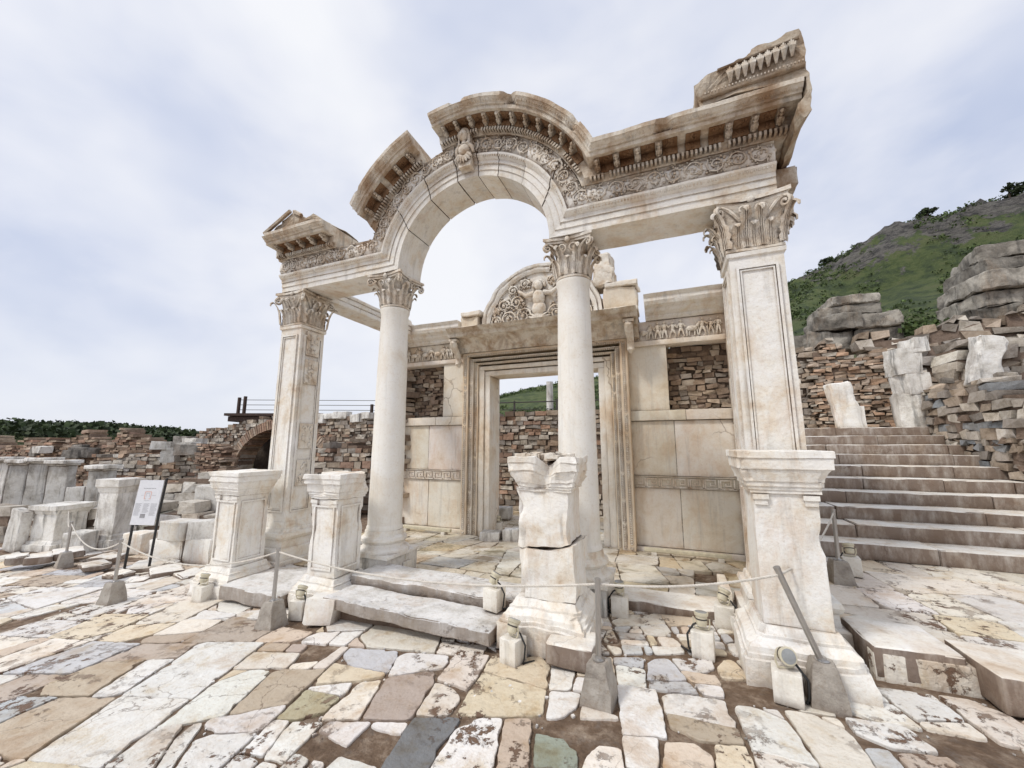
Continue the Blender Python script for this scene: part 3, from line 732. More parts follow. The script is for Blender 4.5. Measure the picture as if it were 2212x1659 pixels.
def person_relief(mb,x,y,z,h):
    mb.blob((x,y-.02,z+h*.90),(h*.075,h*.075,h*.09),8,6)
    mb.blob((x,y-.01,z+h*.64),(h*.13,h*.09,h*.2),8,6)
    mb.blob((x,y-.005,z+h*.42),(h*.12,h*.09,h*.14),8,6)
    st=U(.03,.14)*h
    for s in(-1,1):
        mb.tube([(x+s*h*.05,y-.01,z+h*.42),(x+s*(h*.05+st*.6),y-.02,z+h*.22),(x+s*(h*.05+st),y-.01,z)],[h*.075,h*.055,h*.04],6)
        e=(x+s*h*U(.15,.25),y-.03,z+h*U(.5,.62)); ha=(e[0]+s*h*U(-.05,.15),y-.03,e[2]+h*U(-.12,.25))
        mb.tube([(x+s*h*.1,y-.015,z+h*.76),e,ha],[h*.05,h*.04,h*.03],6)
    if R()<.5: mb.tube([(x-h*.12,y,z+h*.8),(x-h*.2,y-.01,z+h*.45),(x-h*.16,y,z+h*.2)],[h*.03,h*.06,h*.02],6)
for (x0,x1),RW in zip(((-5.55,-4.02),(-.60,.92)),RWS):
    mb=MB(); x=x0+.08
    while x<x1-.05:
        person_relief(mb,x,YW-.035,3.475,U(.27,.32))
        if R()<.3 and x<x1-.3:
            mb.blob((x+.17,YW-.05,3.60),(.10,.04,.05),8,6); mb.tube([(x+.25,YW-.05,3.62),(x+.30,YW-.05,3.70),(x+.34,YW-.05,3.69)],[.03,.025,.02],6)
            for q in(.10,.14,.22,.25): mb.tube([(x+q,YW-.05,3.58),(x+q+U(-.02,.02),YW-.05,3.475)],[.016,.01],5)
            x+=.2
        x+=U(.10,.14)
    mb.rough(.006,20); o=mb.build('figure_frieze',M_carved,RW,smooth=60)
def hsweep(name,prof,x0,x1,mat,par,label=None,n=10,rgh=.008):
    mb=MB(); mb.sweep(prof,lambda t,y,h:(x0+(x1-x0)*t,y,h),0,1,n); mb.rough(rgh,3); o=mb.build(name,mat,par,smooth=25,fix=True)
    if label: tag(o,label)
    return o
pc=[(7.6,3.82),(7.20,3.82),(7.16,3.86),(7.16,3.90),(7.08,3.95),(7.06,4.0),(6.98,4.04),(6.95,4.10),(6.95,4.16),(6.90,4.22),(7.6,4.24)]
hsweep('wall_cornice',pc,-5.62,-4.05,M_marble,T,'pale stepped cornice on the rear wall left of the doorway')
hsweep('wall_cornice',pc,-.30,1.0,M_marble,T,'pale stepped cornice on the rear wall right of the doorway')
mb=MB(); xo0,xo1,zt=-3.40,-1.18,3.02
for bi,(w0,w1,y) in enumerate(((0,.12,7.20),(.12,.24,7.165),(.24,.33,7.13),(.33,.42,7.08),(.42,.55,7.03))):
    kc=[(1,1,1),(.99,.98,.96),(.93,.86,.76),(.99,.97,.93),(.90,.81,.70)][bi]
    for (a,b,c,d) in((xo0-w1,xo0-w0,-.2,zt+w0),(xo1+w0,xo1+w1,-.2,zt+w0),(xo0-w1,xo1+w1,zt+w0,zt+w1*.85 if w1<.5 else zt+.48)):
        if d-c<.01: continue
        mb.rbox(((a+b)/2,(y+7.7)/2,(c+d)/2),(b-a-.002,7.7-y,d-c-.002),r=.006,cell=.15,amp=.005,c=kc,chip=1)
DF=mb.build('door_frame',M_wall,T,smooth=35); tag(DF,'tall moulded marble door frame in the rear wall')
for part in range(3):
    mb=MB()
    for w,y in((.375,7.078),(.485,7.028),(.285,7.128)):
        rr=(.024 if w>.3 else .016)
        if part<2:
            z=-.1; x=(xo0-w) if part==0 else (xo1+w)
            while z<zt+w*.85:
                if R()>.04: mb.blob((x,y,z),(rr,.016,.013),6,4); mb.blob((x+rr,y,z+.02),(.008,.012,.014),5,3); mb.blob((x-rr,y,z+.02),(.008,.012,.014),5,3)
                z+=.038
        else:
            x=xo0-w+.05
            while x<xo1+w-.05:
                mb.blob((x,y,zt+w*.85),(.013,.016,rr),6,4); x+=.038
    mb.build('bead_moulding',M_carved,DF,smooth=60)
pd=[(7.6,3.50),(7.0,3.50),(6.97,3.56),(6.90,3.68),(6.80,3.75),(6.66,3.77),(6.65,3.84),(6.60,3.86),(6.55,3.92),(7.6,3.93)]
hsweep('door_cornice',pd,-4.10,-.42,M_brownc,DF,n=30,rgh=.010)
for x in(-4.02,-.56):
    mb=MB(); mb.tube([(x,6.78,3.72),(x,6.74,3.66),(x,6.80,3.56),(x,6.92,3.46),(x,6.98,3.34),(x,6.94,3.26),(x,7.0,3.22)],[.06,.075,.07,.06,.06,.06,.03],8)
    mb.bx(x-.09,x+.09,6.7,7.05,3.70,3.75)
    for k in range(12): mb.blob((x+U(-.06,.06),6.76+.02*k,3.7-.035*k),(.02,.02,.02),5,3)
    mb.rough(.01,12); mb.build('console_bracket',M_carved,DF,smooth=50)
LX,LZ,LR=-2.24,3.94,1.27
mb=MB(); N=48
vs=[(LX,7.02,LZ),(LX,7.4,LZ)]
for i in range(N+1):
    a=PI*i/N; rr=LR+.10*noise.noise(Vector((a*4,0,0)))+.04*noise.noise(Vector((a*14,0,0)))
    vs.append((LX+rr*math.cos(a),7.02,LZ+rr*math.sin(a))); vs.append((LX+rr*math.cos(a),7.45,LZ+rr*math.sin(a)))
fs=[]
for i in range(N):
    a,b=2+2*i,4+2*i; fs+=[(0,a,b),(1,b+1,a+1),(a,a+1,b+1,b)]
mb.add(vs,fs)
def rimf(t,y,h): a=.02+(PI-.04)*t; return (LX+(1.06+h)*math.cos(a),y,LZ+(1.06+h)*math.sin(a))
mb.sweep([(7.05,0),(6.98,.01),(6.97,.03),(6.95,.05),(6.94,.09),(6.97,.10),(6.93,.13),(6.92,.17),(7.05,.19)],rimf,0,1,48,(1,1))
mb.rough(.022,5); LU=mb.build('lunette',M_marble,T,smooth=30,fix=True); tag(LU,'semicircular carved panel above the doorway')
mb=MB()
mb.blob((LX,6.93,LZ+.76),(.085,.09,.105),10,8)
for a in range(12): mb.blob((LX+math.cos(a/11*PI)*.11,6.97,LZ+.78+math.sin(a/11*PI)*.10),(.04,.04,.04),6,4)
mb.blob((LX,6.94,LZ+.52),(.13,.09,.17),10,8); mb.blob((LX,6.95,LZ+.30),(.15,.09,.15),10,8)
for s in(-1,1):
    mb.tube([(LX+s*.1,6.95,LZ+.62),(LX+s*.26,6.93,LZ+.58),(LX+s*.42,6.94,LZ+.70)],[.055,.045,.035],8)
    for (dx,dz,r0) in((.34,.20,.17),(.66,.18,.16),(.93,.14,.12),(.48,.50,.13),(.76,.46,.13),(.30,.86,.10),(.56,.76,.10),(.93,.36,.07)):
        pts=[];rs=[]
        for j in range(30):
            t=j/29; a=PI-t*PI*3.4; r=r0*(1-.85*t); pts.append((LX+s*(dx-math.cos(a)*-r),6.98,LZ+dz+math.sin(a)*r)); rs.append(.018*(1-.5*t)*U(.7,1.4))
        mb.tube(pts,rs,6)
        for j in range(38):
            a=R()*6.28; r=r0*U(.5,1.3); mb.blob((LX+s*(dx+math.cos(a)*r),7.0,LZ+dz+math.sin(a)*r),(U(.010,.030),.035,U(.010,.030)),6,4)
        mb.blob((LX+s*dx,6.975,LZ+dz),(.035,.035,.035),8,5)
for k in range(9):
    a=PI*(k+.5)/9; mb.tube([(LX,6.98,LZ+.05),(LX+math.cos(a)*.12,6.93,LZ+.05+math.sin(a)*.12),(LX+math.cos(a)*.26,6.96,LZ+.05+math.sin(a)*.22)],[.03,.045,.01],6)
mb.rough(.01,14); mb.build('figure_relief',M_carved,LU,smooth=60)
for (x0,x1,z0,z1,l) in((-3.95,-3.52,3.93,4.26,'square block left of the carved lunette'),(-.98,-.42,3.93,4.42,'tall ruined block right of the carved lunette')):
    mb=MB(); mb.rbox(((x0+x1)/2,7.1,(z0+z1)/2),(x1-x0,.45,z1-z0),r=.02,cell=.06,amp=.04,chip=1,c=(.90,.86,.80)); mb.rbox(((x0+x1)/2+.03,7.08,z1+.04),(x1-x0+.02,.5,.09),r=.015,cell=.06,amp=.03,chip=1)
    mb.rbox(((x0+x1)/2,7.06,z0+.05),(x1-x0+.03,.5,.08),r=.01,cell=.08,amp=.015,chip=1)
    tag(mb.build('attic_block',M_wall,T,smooth=25),l)
mb=MB(); mb.rbox((-1.0,7.15,4.95),(.34,.4,.44),r=.04,cell=.07,amp=.07,chip=1.2); mb.rbox((-1.0,7.15,4.70),(.40,.4,.36),r=.04,cell=.07,amp=.06,chip=1.2)
tag(mb.build('attic_block',M_carved,T,smooth=25),'jagged block high behind the right column capital')
mb=MB(); mb.rbox((-5.65,6.95,3.9),(.3,.7,.75),r=.04,cell=.12,amp=.03); mb.rbox((-5.6,7.0,4.35),(.35,.5,.25),r=.04,cell=.12,amp=.03)
tag(mb.build('corner_block',M_wall,T,smooth=35),'carved stones at the rear left corner of the porch')
# ================= rubble walls =================
GREYP=[(.50,.46,.41),(.60,.55,.48),(.38,.35,.32),(.68,.64,.57),(.52,.44,.36),(.76,.72,.66)]
BRP=[(.38,.29,.22),(.30,.23,.18),(.46,.38,.30),(.54,.47,.39),(.38,.34,.30),(.26,.20,.16)]
BRK=[(.46,.31,.23),(.39,.27,.21),(.54,.41,.31),(.37,.27,.21),(.55,.46,.38),(.45,.35,.28)]
WHP=[(.82,.80,.75),(.72,.69,.63),(.88,.86,.81),(.62,.59,.54),(.78,.72,.63)]
MIXP=GREYP[:4]+BRP+BRK[:2]
def rubble(name,label,p0,p1,zb,ztop,th,hr,pal,lr=(1.2,2.6),hole=None,cat='wall',jit=.018,group=None,mort=(.26,.20,.16),dens=.03):
    mb=MB(); p0=Vector(p0);p1=Vector(p1); d=p1-p0; L=d.length; d.normalize(); rz=math.atan2(d.y,d.x)
    n=max(2,int(L/.3))
    zt=ztop if callable(ztop) else (lambda u:ztop)
    zbf=zb if callable(zb) else (lambda u:zb)
    for i in range(n):
        u=L*(i+.5)/n; top=zt(u)-.14; bot=zbf(u); 
        if top<=bot: continue
        if hole:
            z=bot
            while z<top:
                z2=min(top,z+.1)
                if not hole(u,(z+z2)/2): c=p0+d*u; mb.box((c.x,c.y,(z+z2)/2),(L/n,th-.09,z2-z),rz,mort)
                z=z2
        else:
            c=p0+d*u; mb.box((c.x,c.y,(top+bot)/2),(L/n,th-.09,top-bot),rz,mort)
    z=min(zbf(0),zbf(L)); zmax=max(zt(L*i/20) for i in range(21))
    while z<zmax:
        h=U(*hr); u=-U(0,.2)
        while u<L:
            l=h*U(*lr); uc=u+l/2; hh=h*U(.7,1.05)
            if z+h*.6<zt(uc)+.12*noise.noise(Vector((uc*3,z,zmax))) and z+h>zbf(uc) and not(hole and hole(uc,z+h/2)) and R()>dens:
                c=p0+d*uc; k=U(.78,1.22); q=random.choice(pal); q=tuple(min(.88,a*k) for a in q)
                mb.box((c.x+U(-.02,.02),c.y+U(-.02,.02),z+h/2+U(-.01,.01)),(l*.93,th+U(-.08,.07),hh),rz+U(-.05,.05),q,jit)
            u+=l
        z+=h
    o=mb.build(name,M_rub); return tag(o,label,cat,group)
def zn(base,amp,sc,seed): return lambda u: base+amp*noise.noise(Vector((u*sc,seed,0)))+amp*.6*noise.noise(Vector((u*sc*3,seed,5)))
rubble('rubble_infill','dark rubble masonry showing through the gap at the rear wall left of the doorway',(-5.9,7.66),(-4.0,7.66),1.9,3.5,.3,(.06,.11),BRP)
rubble('rubble_infill','dark rubble masonry showing through the gap at the rear wall right of the doorway',(-.66,7.66),(1.3,7.66),1.9,3.5,.3,(.06,.11),BRP)
rubble('rubble_wall','narrow brown rubble wall behind the left column, at the porch corner',(-5.95,7.5),(-5.6,7.3),-.3,3.2,.4,(.08,.14),BRP)
AC,AW,AZ,AH=4.95,2.3,.70,1.55
def hole(u,z): return abs(u-AC)<AW and (z<AZ or ((u-AC)/AW)**2+((z-AZ)/AH)**2<1)
A0=Vector((-18.5,10.6));A1=Vector((3,11.2))
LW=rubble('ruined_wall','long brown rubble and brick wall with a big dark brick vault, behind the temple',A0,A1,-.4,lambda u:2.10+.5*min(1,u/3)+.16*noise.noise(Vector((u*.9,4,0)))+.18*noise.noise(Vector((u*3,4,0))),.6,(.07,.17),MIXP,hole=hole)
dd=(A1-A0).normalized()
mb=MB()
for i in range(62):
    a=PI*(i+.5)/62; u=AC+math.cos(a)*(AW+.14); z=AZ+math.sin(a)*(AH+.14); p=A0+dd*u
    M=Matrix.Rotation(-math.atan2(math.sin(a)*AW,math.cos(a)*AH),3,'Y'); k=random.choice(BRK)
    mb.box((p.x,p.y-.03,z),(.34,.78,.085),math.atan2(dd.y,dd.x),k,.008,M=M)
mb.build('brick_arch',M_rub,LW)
mb=MB(); p=A0+dd*AC; mb.box((p.x,p.y+1.0,.9),(6.4,.1,3.2),0,(.10,.08,.065)); mb.box((p.x,p.y+.6,2.5),(6.4,.9,.1),0,(.08,.07,.06)); mb.build('vault_shade_back',M_rub,LW)  # near-black panels behind the arch; the vault's inner shade is put into their colour
rubble('brick_wall','low red brick wall at the far left edge, beyond the marble slabs',(-26,6.5),(-17.5,8.6),-.5,zn(1.8,.7,.6,3),.6,(.06,.10),BRK+BRP[:3],(2,4))
rubble('brick_wall','crumbling brick and rubble wall right behind the upright marble slabs',(-17.8,7.2),(-13.9,8.4),-.5,zn(1.35,.6,.8,8),.6,(.06,.14),BRK[:3]+GREYP+WHP[:2],(1.5,3.5))
rubble('brick_pier','brick pier standing left of the big dark vault',(-13.0,7.6),(-12.4,7.8),-.4,1.65,.5,(.05,.08),BRK,(2,4))
rubble('rubble_heap','sloping rubble below the wooden platform, right of the vault',(-10.9,9.4),(-8.0,10.0),-.4,zn(1.5,.5,.9,2),1.0,(.10,.2),MIXP)
rubble('low_wall','low wall of squared white blocks in front of the vault',(-12.6,6.6),(-8.6,8.2),-.5,zn(.70,.4,.8,5),.45,(.18,.30),WHP,(1.2,2.4),jit=.03,dens=.08)
rubble('low_wall','low terrace of white blocks between the slab wall and the temple',(-11.6,5.0),(-8.6,6.4),-.55,zn(.18,.35,.9,15),.5,(.16,.28),WHP,(1.2,2.6),jit=.03,dens=.06)
rubble('low_wall','broken course of pale blocks directly in front of the upright slabs',(-15.2,4.0),(-11.4,5.2),-.6,zn(.15,.5,.9,25),.4,(.14,.28),WHP+GREYP[:2],(1.0,2.2),jit=.035,dens=.12)
e=empty('marble_slab_wall',(-14.5,5.3,-.6),'row of upright stained marble slabs under a coping, at the far left','wall')
a=Vector((-17.5,4.2));b=Vector((-12.3,6.0)); d=(b-a);L=d.length;d.normalize();rz=math.atan2(d.y,d.x)
hs=[1.78,1.75,1.80,1.74,1.78,1.72,1.2,1.6,1.35,1.1]
for i in range(10):
    p=a+d*(L*(i+.5)/10); mb=MB(); k=U(.6,.98); h=hs[i]; mb.rbox((p.x,p.y,-.65+h/2),(L/10-.03,.22,h),r=.012,cell=.12,rz=rz+U(-.04,.04),amp=.015,chip=1,c=(k,k,k)); mb.build('slab',M_grey,e,smooth=30)
for i in(0,1,2,3,4,5,7):
    p=a+d*(L*(i+.5)/10); mb=MB(); mb.rbox((p.x,p.y,-.65+hs[i]+.03),(L/10-.01,.34,.05),r=.01,cell=.1,rz=rz+U(-.04,.04),amp=.01,chip=1,c=(.7,.68,.64)); mb.rbox((p.x,p.y,-.65+hs[i]+.10),(L/10-.01,.46,.09),r=.01,cell=.1,rz=rz+U(-.04,.04),amp=.015,chip=1); mb.build('coping_stone',M_grey,e,smooth=30)
def block(px,py,w,h,z,label,mat=M_grey,dep=1.0,rz=None,group=None,name='marble_block',amp=.02,tilt=0,cat='block'):
    p=atz(px,py,z); t=p[3]; W=w*t/840; H=h*t/840; D=W*dep
    mb=MB(); k=U(.80,1.08); M=Matrix.Rotation(tilt,3,'Y') if tilt else None
    mb.rbox((p[0]-S_*D/2,p[1]+C_*D/2,z+H/2-.02),(W,D,H),r=min(.018,W*.05),cell=max(.05,W/7),rz=(TH*.6+U(-.15,.15)) if rz is None else rz,amp=amp,sc=2.5,chip=1.2,c=(k,k,k),M=M)
    return tag(mb.build(name,mat,smooth=30),label,cat,group)
def shaped(px,py,w,h,z,label,mat=M_grey,name='marble_pedestal'):
    p=atz(px,py,z);t=p[3];W=w*t/840/2;H=h*t/840; mb=MB()
    mb.sqlathe([(W,0),(W,H*.14),(W*.9,H*.15),(W*.86,H*.2),(W*.78,H*.22),(W*.78,H*.80),(W*.84,H*.82),(W*.88,H*.88),(W*.98,H*.9),(W,H)],(p[0]-S_*W,p[1]+C_*W,z-.02),k=6,rz=.25,seg=.08); mb.rough(.014,4)
    return tag(mb.build(name,mat,smooth=25),label,'pedestal')
shaped(212,1188,62,150,-.48,'pale marble pedestal standing left of the white information board')
shaped(78,1190,76,95,-.5,'squat marble pedestal near the left edge, beside the rope barrier')
block(155,1130,48,75,-.5,'stained marble block between the two pedestals at far left',dep=.8)
block(150,1200,46,48,-.5,'low pale block in front of the stained block at far left',dep=.8)
block(20,1190,45,88,-.5,'leaning marble slab at the very left edge',dep=.4,tilt=.15)
block(440,1150,62,100,-.38,'tall stained block immediately left of the leftmost temple pedestal',dep=.8)
block(352,1222,75,55,-.4,'squared white block behind the right post of the information board',dep=.5,mat=M_marble)
block(425,1222,70,58,-.38,'squared white block touching the leftmost temple pedestal',dep=.6,mat=M_marble)
block(368,1166,70,40,.02,'white block stacked on the row behind the information board',dep=.6,mat=M_marble)
block(430,1164,60,38,.04,'grey block stacked on the row beside the leftmost temple pedestal',dep=.6)
block(300,1150,50,65,-.45,'rough grey block half hidden behind the information board',dep=.8)
block(283,1198,54,45,-.45,'pale block at the foot of the information board',dep=.8,mat=M_marble)
block(378,1040,34,98,.3,'dark grey upright stone pillar left of the brick pier',mat=M_rock,dep=.8,name='stone_pillar',cat='pillar')
block(460,1030,40,60,.35,'weathered grey stone right of the brick pier',dep=.9)
block(120,1105,26,70,-.2,'slim upright stone stub behind the pedestals at far left',dep=.8)
block(262,1120,26,60,-.2,'slim upright stone stub left of the information board',dep=.8)
random.seed(21)
for i in range(60):
    px=U(0,470); py=U(1085,1175); w=U(12,40); h=U(12,38)
    block(px,py,w,h,-.5,'pale broken marble block in the jumble in front of the slab wall' ,mat=random.choice((M_grey,M_marble,M_grey)),dep=U(.5,1),rz=U(-.5,1),amp=.03,tilt=U(-.15,.15) ,group='broken marble blocks in front of the slab wall')
for i in range(18):
    px=U(0,470); p=aty(px,985,U(7,8.4)); w=U(.3,.8); h=U(.2,.4)
    mb=MB(); k=U(.7,1.05); mb.rock((p[0],p[1],1.35+U(-.2,.3)),(w,w*.6,h),U(-.4,.6),c=(k,k,k)); tag(mb.build('rubble_stone',random.choice((M_grey,M_rock,M_grey)),smooth=25),'loose pale stone lying along the top of the brick walls at far left','stone','loose stones on the far left walls')
for i,(px,py,w,h) in enumerate([(620,940,34,18),(690,915,40,18),(735,905,36,16),(480,965,36,20),(655,930,30,14),(770,912,36,18),(710,905,60,12),(790,905,40,14)]):
    p=aty(px,py,10.5); mb=MB(); W=w*p[3]/840; H=h*p[3]/840; mb.rock((p[0],10.6,p[2]+H/2),(W,.4,H),rz=U(-.3,.3)); tag(mb.build('rubble_stone',M_grey,smooth=25),'loose pale stone lying on the top of the long ruined wall','stone','stones on top of the long ruined wall')
for i in range(16):
    x,y=U(-10.6,-8.4),U(8.2,9.2); mb=MB(); w=U(.2,.6); k=U(.7,1.1); mb.rock((x,y,max(-.2,-.25+(y-8.2)*.9)+U(0,.25)),(w,w*.7,w*.6),U(0,3),c=(k,k,k)); tag(mb.build('rubble_stone',random.choice((M_grey,M_rock)),smooth=25),'fallen stone on the rubble slope left of the porch','stone','fallen stones on the rubble slope')
for i,(px,py,w,h) in enumerate([(180,1232,55,12),(300,1235,60,14),(335,1248,70,14),(240,1250,45,10),(390,1255,60,14),(60,1215,50,14),(350,1225,40,14),(210,1215,50,12),(120,1205,60,14),(280,1262,40,10),(15,1218,40,16)]):
    block(px,py,w,h,gz(-7)-.02,'flat broken marble slab lying on the soil near the information board',mat=M_step,dep=.8,group='flat slabs near the information board',name='broken_slab',amp=.03,cat='slab',rz=U(-.6,.8))
e=empty('wooden_deck',(-14,11.6,2.6),'dark wooden viewing platform with thin railing above the vault','platform')
q0=Vector((-16.4,10.55));q1=Vector((-14.4,11.3));q2=Vector((-10.7,12.8))
mb=MB(); c=(q0+q1)/2; mb.box((c.x,c.y+.1,2.80),(2.5,1.2,.10),math.atan2(.75,1.8)); mb.box((c.x,c.y+.1,2.63),(2.3,1.0,.2),math.atan2(.75,1.8)); mb.build('deck_boards',M_wood,e)
for q,h in((q0+Vector((.35,-.2)),.75),(q0+Vector((.55,-.1)),.8),(q0.lerp(q2,.52),.65),(q2,.65),(q0.lerp(q2,.9),.5)):
    mb=MB(); mb.box((q.x,q.y,2.75+h/2),(.09,.09,h)); mb.build('post',M_wood,e)
for z in(3.0,3.2,3.4):
    mb=MB(); mb.tube([(q0.x+.4,q0.y-.2,z),(q2.x,q2.y,z)],.012,5); mb.build('rail',M_dkmetal,e)
e=empty('metal_railing',(-3,12.4,2.5),'thin brown railing seen through the temple doorway','railing')
for z,r_ in((3.05,.02),(2.8,.012)):
    mb=MB(); mb.tube([(-6.5,12.2,z),(-1.0,12.6,z-.03)],r_,5); mb.build('rail',M_dkmetal,e)
for x in(-6.2,-4.9,-3.4,-2.0): mb=MB(); mb.box((x,12.35,2.6),(.05,.05,1.0)); mb.build('post',M_dkmetal,e)
mb=MB(); p=aty(1188,880,14.5); mb.lathe([(.17,1.5),(.17,1.7),(.14,1.75),(.125,4.0),(.13,4.05)],(p[0],14.5,0),16); mb.rough(.01,5); tag(mb.build('standing_column',M_grey,smooth=40),'slender grey column seen far off through the temple doorway','column')
# ================= stairs ==================
random.seed(5)
ST=empty('stone_staircase',(2.8,8,.2),'wide worn marble staircase climbing away to the right of the temple','staircase')
for k in range(10):
    y0=6.1+.40*k+U(-.015,.015); zt=.43+.168*k; mb=MB(); x=1.3
    while x<4.5:
        w=U(.7,1.7); x2=min(x+w,4.6); kk=U(.93,1.05)
        mb.rbox(((x+x2)/2,y0+.30+U(-.015,.015),zt-.09+U(-.006,.006)),(x2-x-.006,.62,.18),r=.010,cell=.05,amp=.010,sc=1.6,chip=.7,c=(kk,kk,kk)); x=x2
    mb.build('step',M_step,ST,smooth=30)
mb=MB(); mb.bx(1.3,5.2,10.15,11.2,1.7,1.93); tag(mb.build('upper_landing',M_soil),kind='structure')
for (x0,x1,y,l) in((1.22,1.72,3.86,'large pale kerb block right of the rightmost pedestal'),(1.76,2.6,3.66,'large kerb block at the right edge of the picture, below the stairs')):
    mb=MB(); mb.rbox(((x0+x1)/2,y+.12,.105),(x1-x0,.5,.21),r=.010,cell=.05,amp=.008,rz=.04,chip=1); tag(mb.build('kerb_block',M_step,smooth=30),l,'block')
rubble('rubble_wall','grey rubble wall bordering the right side of the staircase',(4.75,4.5),(4.75,10.3),0,lambda u:2.45+.2*math.sin(u*1.7)+.3*noise.noise(Vector((u*1.2,7,0))),.5,(.06,.16),GREYP+BRP[2:]+[(.28,.31,.34),(.34,.36,.38)],(1.2,2.8),jit=.03)
rubble('brick_wall','orange brick wall with a broken top at the head of the stairs',(3.2,11.0),(4.4,10.9),1.8,lambda u:3.9+.6*noise.noise(Vector((u*2,1,0)))-.6*abs(u-.6),.5,(.05,.09),[(.56,.39,.28),(.47,.34,.25),(.62,.49,.38),(.56,.47,.39),(.52,.48,.42)],(1.4,3.6),jit=.02)
rubble('rubble_wall','brown rubble wall left of the orange brickwork at the head of the stairs',(1.3,11.35),(3.3,11.15),1.7,zn(3.8,.45,1.5,6),.5,(.07,.18),GREYP+BRP[2:4],jit=.04)
rubble('rubble_wall','upper terrace wall of tan and grey rubble at the right edge, below the big boulders',(4.3,11.3),(9,10.8),1.8,zn(4.15,.6,1,9),.6,(.08,.22),GREYP+GREYP+BRP[2:4],jit=.045)
rubble('brick_wall','reddish brick patch on the terrace at the right edge',(6.3,9.9),(8.2,9.7),2.3,zn(3.6,.4,1.3,12),.4,(.05,.08),BRK,(2,4))
rubble('rubble_wall','broken grey wall stub of large stones beside the pale pillar',(4.9,9.7),(6.1,9.9),2.3,zn(3.4,.5,1.6,22),.5,(.12,.28),GREYP,jit=.05)
mb=MB(); mb.add([(4.9,4.4,2.3),(14,4.4,2.6),(14,11,3.0),(4.9,11,2.5)],[(0,1,2,3)]); tag(mb.build('terrace_ground',M_soil),kind='structure')
for i in range(34):
    x,y=U(4.6,7.3),U(7.3,9.7); z=2.45+(y-7)*.12; mb=MB(); w=U(.15,.5); k=U(.75,1.0); mb.rock((x,y,z+w*.15),(w,w*.7,w*.6),U(0,3),c=(k,k*.96,k*.92)); tag(mb.build('rubble_stone',random.choice((M_grey,M_grey,M_rock)),smooth=25),'tumbled tan and grey stone on the terrace above the staircase wall','stone','tumbled stones above the staircase wall')
p=aty(1985,940,10.0)
e=empty('broken_pillar',(p[0],10,1.85),'broken pillar of pale marble blocks beside the top of the stairs','pillar')
for (dx,z,w,h) in((0,1.85,.56,.75),(.03,2.6,.46,.4),(-.05,3.0,.42,.5),(.14,3.4,.28,.3)):
    mb=MB(); mb.rock((p[0]+dx,10.05,z+h/2),(w,.5,h+.04),U(-.3,.3),amp=.05,boxy=.8,npt=10,cuts=3); mb.build('block',M_grey,e,smooth=25)
p=aty(1830,905,9.9); mb=MB(); mb.rbox((p[0],10,2.38),(.40,.25,1.0),r=.03,cell=.07,amp=.05,chip=1,M=Matrix.Rotation(-.12,3,'Y')); mb.rock((p[0]+.22,10.05,2.15),(.22,.3,.5),amp=.03)
tag(mb.build('leaning_slab',M_marble,smooth=25),'leaning marble fragment at the head of the stairs','slab')
p=aty(2110,795,9.5); mb=MB(); mb.rbox((p[0],9.3,3.05),(.34,.3,.9),r=.03,cell=.07,amp=.06,chip=1,M=Matrix.Rotation(.25,3,'Y')); tag(mb.build('leaning_slab',M_grey,smooth=25),'tilted pale marble fragment above the staircase wall','slab')
def boulders(name,label,L):
    e=empty(name,(L[0][0],L[0][1],L[0][2]),label,'rocks')
    for (x,y,z,w,d,h) in L:
        mb=MB(); k=U(.7,1.15); mb.rbox((x,y,z+h/2),(w,d,h*1.0),r=.03,cell=.055,amp=.055,sc=3.4,chip=1.6,rz=U(-.2,.2),c=(k,k,k*.97)); mb.build('boulder',M_rock,e,smooth=20)
boulders('boulder_stack','stack of grey weathered blocks above the orange brick wall',[(3.75,12.1,3.9,1.0,1,.5),(4.75,12.1,3.95,.9,1,.42),(4.0,12,4.40,.9,1,.38),(4.85,12,4.37,.8,1,.38),(4.3,12.2,4.77,1.3,1,.28),(4.4,12.1,5.05,1.0,.9,.22),(3.1,12.3,4.0,.8,1,.4),(2.6,12.4,3.9,.5,.8,.3)])
boulders('boulder_stack','huge dark boulders stacked at the right edge, against the green hill',[(6.5,11.6,4.1,.8,1.4,.35),(7.2,11.6,4.1,.6,1.4,.38),(6.75,11.6,4.46,1.1,1.4,.33),(7.9,11.4,4.0,.9,1.4,.45),(7.7,11.4,4.46,.8,1.4,.33),(8.5,11.4,4.3,.7,1.4,.5),(9.1,11.4,4.0,.8,1.4,.8),(6.8,11.5,4.8,1.2,1.5,.38),(8.0,11.4,4.82,1.1,1.4,.42),(9.2,11.4,4.8,1.1,1.4,.5),(6.7,11.5,5.18,.8,1.3,.30),(6.95,11.5,5.48,1.1,1.3,.3),(7.75,11.4,5.24,.8,1.3,.5),(8.8,11.3,5.3,1.1,1.4,.42)])
